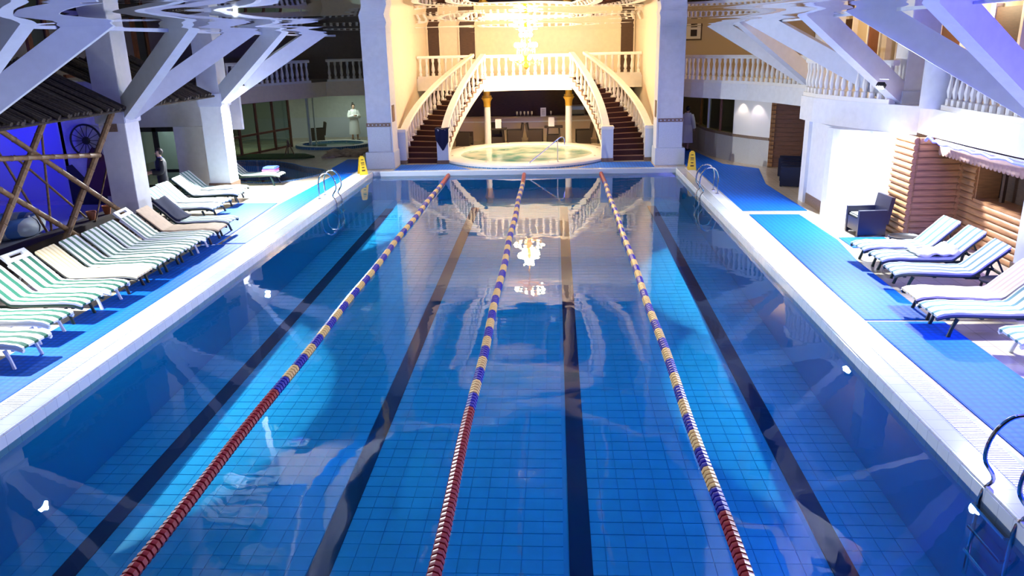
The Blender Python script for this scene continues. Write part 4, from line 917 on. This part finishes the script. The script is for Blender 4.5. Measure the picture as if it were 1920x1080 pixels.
def person(loc, rz, h, pose, cloth_kind, label, hairbun=False):
    r = root('person', loc, rz); k = h / 1.75   # faces -y
    V, E, R = [], [], []
    def add(p, rad, par=None):
        V.append((p[0] * k, p[1] * k, p[2] * k)); R.append(tuple(q * k for q in rad) if isinstance(rad, tuple) else rad * k)
        if par is not None: E.append((par, len(V) - 1))
        return len(V) - 1
    pel = add((0, 0, .95), (.15, .11)); wa = add((0, 0, 1.12), (.13, .10), pel); chs = add((0, .01, 1.32), (.165, .115), wa); nb = add((0, .01, 1.47), (.07, .06), chs); nk = add((0, 0, 1.54), .052, nb)
    jw = add((0, -.02, 1.60), (.065, .075), nk); hd = add((0, -.005, 1.66), (.075, .092), jw); tp = add((0, 0, 1.73), (.05, .06), hd)
    arms = pose['arms']
    for s in (-1, 1):
        hp = add((s * .09, 0, .88), .095, pel); st = pose['step'] * s
        kn = add((s * .10, -st * .5 - .02, .49), .062, hp); an = add((s * .10, st * -.9 + .03, .09), .040, kn); ft = add((s * .11, st * -.9 - .10, .04), (.045, .03), an)
        sh = add((s * .17, .01, 1.42), .06, chs); el = add(tuple(a * (s if i == 0 else 1) for i, a in enumerate(arms[0])), .046, sh); wr = add(tuple(a * (s if i == 0 else 1) for i, a in enumerate(arms[1])), .032, el)
        d = (Vector(V[wr]) - Vector(V[el])).normalized(); side = d.cross(Vector((0, 1, .2))).normalized(); pm = add(tuple((Vector(V[wr]) / k + d * .06)), (.036, .018), wr)
        for q, (off, ln) in enumerate(((-.027, .065), (-.009, .08), (.009, .075), (.027, .06))):
            b0 = add(tuple(Vector(V[pm]) / k + d * .04 + side * off), .009, pm); add(tuple(Vector(V[b0]) / k + d * ln * .6 + Vector((0, -.01, -.008))), .008, b0)
        add(tuple(Vector(V[pm]) / k - d * .01 + side * -.045 + d * .035), .009, pm)
    skinned('body', V, E, R, skin, r)
    hb = B(); bmesh.ops.create_uvsphere(hb, u_segments=14, v_segments=10, radius=1)
    for v in hb.verts:
        c = v.co.copy(); v.co = Vector((c.x * .088, c.y * .105 + .012, c.z * .105 + 1.685)) * k
        if c.y < -.25 and c.z < .45: v.co.y += .06 * k * (1 if c.z > -.3 else .6); v.co.z = max(v.co.z, 1.69 * k) if c.y < -.5 else v.co.z
    hair = ob('hair', hb, hairm, r, True)
    if hairbun: bb = B(); bmesh.ops.create_icosphere(bb, subdivisions=2, radius=.05 * k, matrix=Matrix.Translation((0, .05 * k, 1.80 * k))); ob('hair_bun', bb, hairm, hair, True)
    nb_ = B(); lathe(nb_, [(.014 * k, 0), (.011 * k, .02 * k), (.005 * k, .045 * k)], 6); ob('nose', nb_, skin, r, True, (0, -.098 * k, 1.625 * k), (.25, 0, 0))
    for s in (-1, 1): eb = B(); bmesh.ops.create_icosphere(eb, subdivisions=1, radius=.010 * k, matrix=Matrix.Translation((s * .032 * k, -.088 * k, 1.665 * k))); ob('eye', eb, hairm, r)
    mb = B(); beam(mb, (-.022 * k, -.092 * k, 1.595 * k), (.022 * k, -.092 * k, 1.595 * k), .006 * k, .008 * k); ob('mouth', mb, M('lip', (.4, .12, .1), .5), r)
    def sleeve(bm, s, fat):
        P = [Vector((s * .15, .01, 1.43)), Vector(tuple(a * (s if i == 0 else 1) for i, a in enumerate(arms[0]))), Vector(tuple(a * (s if i == 0 else 1) for i, a in enumerate(arms[1])))]
        pts = smoothpath(P, 4); tube(bm, [p * k for p in pts], [(.085 + fat - .0 * i) * k if i < 3 else (.07 + fat) * k for i in range(len(pts))], 10)
    def loft(rows, n=20):
        bm = B(); rings = []
        for (rx, ry, z, yo, wv_) in rows: rings.append([bm.verts.new((k * (rx + wv_ * math.sin(5 * t)) * math.cos(t), k * ((ry + wv_ * math.cos(4 * t)) * math.sin(t) + yo), k * z)) for t in [2 * PI * i / n for i in range(n)]])
        for a, b in zip(rings, rings[1:]):
            for i in range(n): bm.faces.new((a[i], a[(i + 1) % n], b[(i + 1) % n], b[i]))
        return bm
    if cloth_kind == 'robe':
        bm = loft([(.27, .22, .32, 0, .02), (.255, .21, .55, 0, .018), (.235, .19, .85, 0, .01), (.20, .155, 1.06, 0, 0), (.19, .145, 1.10, 0, 0), (.21, .16, 1.2, 0, 0), (.225, .16, 1.36, .01, 0), (.19, .125, 1.45, .01, 0), (.09, .085, 1.52, .01, 0)])
        for s in (-1, 1): sleeve(bm, s, .012)
        rb = ob('bathrobe', bm, robe, r, True); ob('belt', lathe(B(), [(.205 * k, 1.05 * k), (.21 * k, 1.08 * k), (.205 * k, 1.11 * k)], 20, cap=False), robe, rb).scale = (1, .78, 1)
        ob('collar', tube(B(), smoothpath([(.10 * k, .06 * k, 1.50 * k), (.09 * k, -.08 * k, 1.47 * k), (0, -.165 * k, 1.24 * k), (-.09 * k, -.08 * k, 1.47 * k), (-.10 * k, .06 * k, 1.50 * k)], 5), .022 * k, 6), robe, rb, True)
    else:
        bm = loft([(.19, .15, .84, 0, 0), (.18, .14, 1.0, 0, 0), (.19, .145, 1.2, 0, 0), (.215, .15, 1.38, .01, 0), (.18, .12, 1.46, .01, 0), (.075, .075, 1.52, .01, 0)])
        for s in (-1, 1): sleeve(bm, s, .0)
        jk = ob('jacket', bm, suit, r, True); ob('shirt_collar', lathe(B(), [(.078 * k, 1.49 * k), (.07 * k, 1.54 * k)], 14, (0, .005, 0), cap=False), shirt, jk)
        bm = B(); v = [bm.verts.new(Vector(p) * k) for p in ((-.06, -.150, 1.44), (.06, -.150, 1.44), (0, -.158, 1.16))]; bm.faces.new(v); ob('shirt_front', bm, shirt, jk)
        bm = loft([(.185, .15, .98, 0, 0), (.18, .145, .86, 0, 0), (.17, .135, .78, 0, 0)])
        for s in (-1, 1): st = pose['step'] * s; tube(bm, [Vector(p) * k for p in ((s * .09, 0, .86), (s * .10, -st * .5 - .02, .49), (s * .10, -st * .9 + .03, .06))], [.105 * k, .085 * k, .07 * k], 12)
        ob('trousers', bm, suit, r, True)
    for s in (-1, 1): st = pose['step'] * s; ob('shoe', bbox(s * .11 * k - .05, s * .11 * k + .05, (-st * .9 - .16) * k, (-st * .9 + .08) * k, 0, .075, .02), blackf if cloth_kind != 'robe' else suit, r)
    tag(r, label, 'person'); return r
person((-8.62, 38.0, 0), .6, 1.74, dict(arms=[(.27, -.03, 1.16), (.06, -.24, 1.22)], step=.10), 'robe', 'woman in white bathrobe with hair up, arms crossed, beside the plunge pool', True)
person((6.62, 32.75, 0), 2.6, 1.76, dict(arms=[(.27, .05, 1.15), (.26, -.06, .92)], step=.16), 'robe', 'person in white bathrobe walking away past the window wall')
person((6.2, 33.5, 0), 2.8, 1.74, dict(arms=[(.27, .05, 1.15), (.26, -.06, .92)], step=.14), 'robe', 'person in white bathrobe half hidden behind the tiled column')
person((-10.05, 21.5, 0), -1.0, 1.74, dict(arms=[(.25, -.02, 1.15), (.16, -.25, 1.12)], step=.06), 'suit', 'man in dark suit and blue shirt looking down by the glass door')
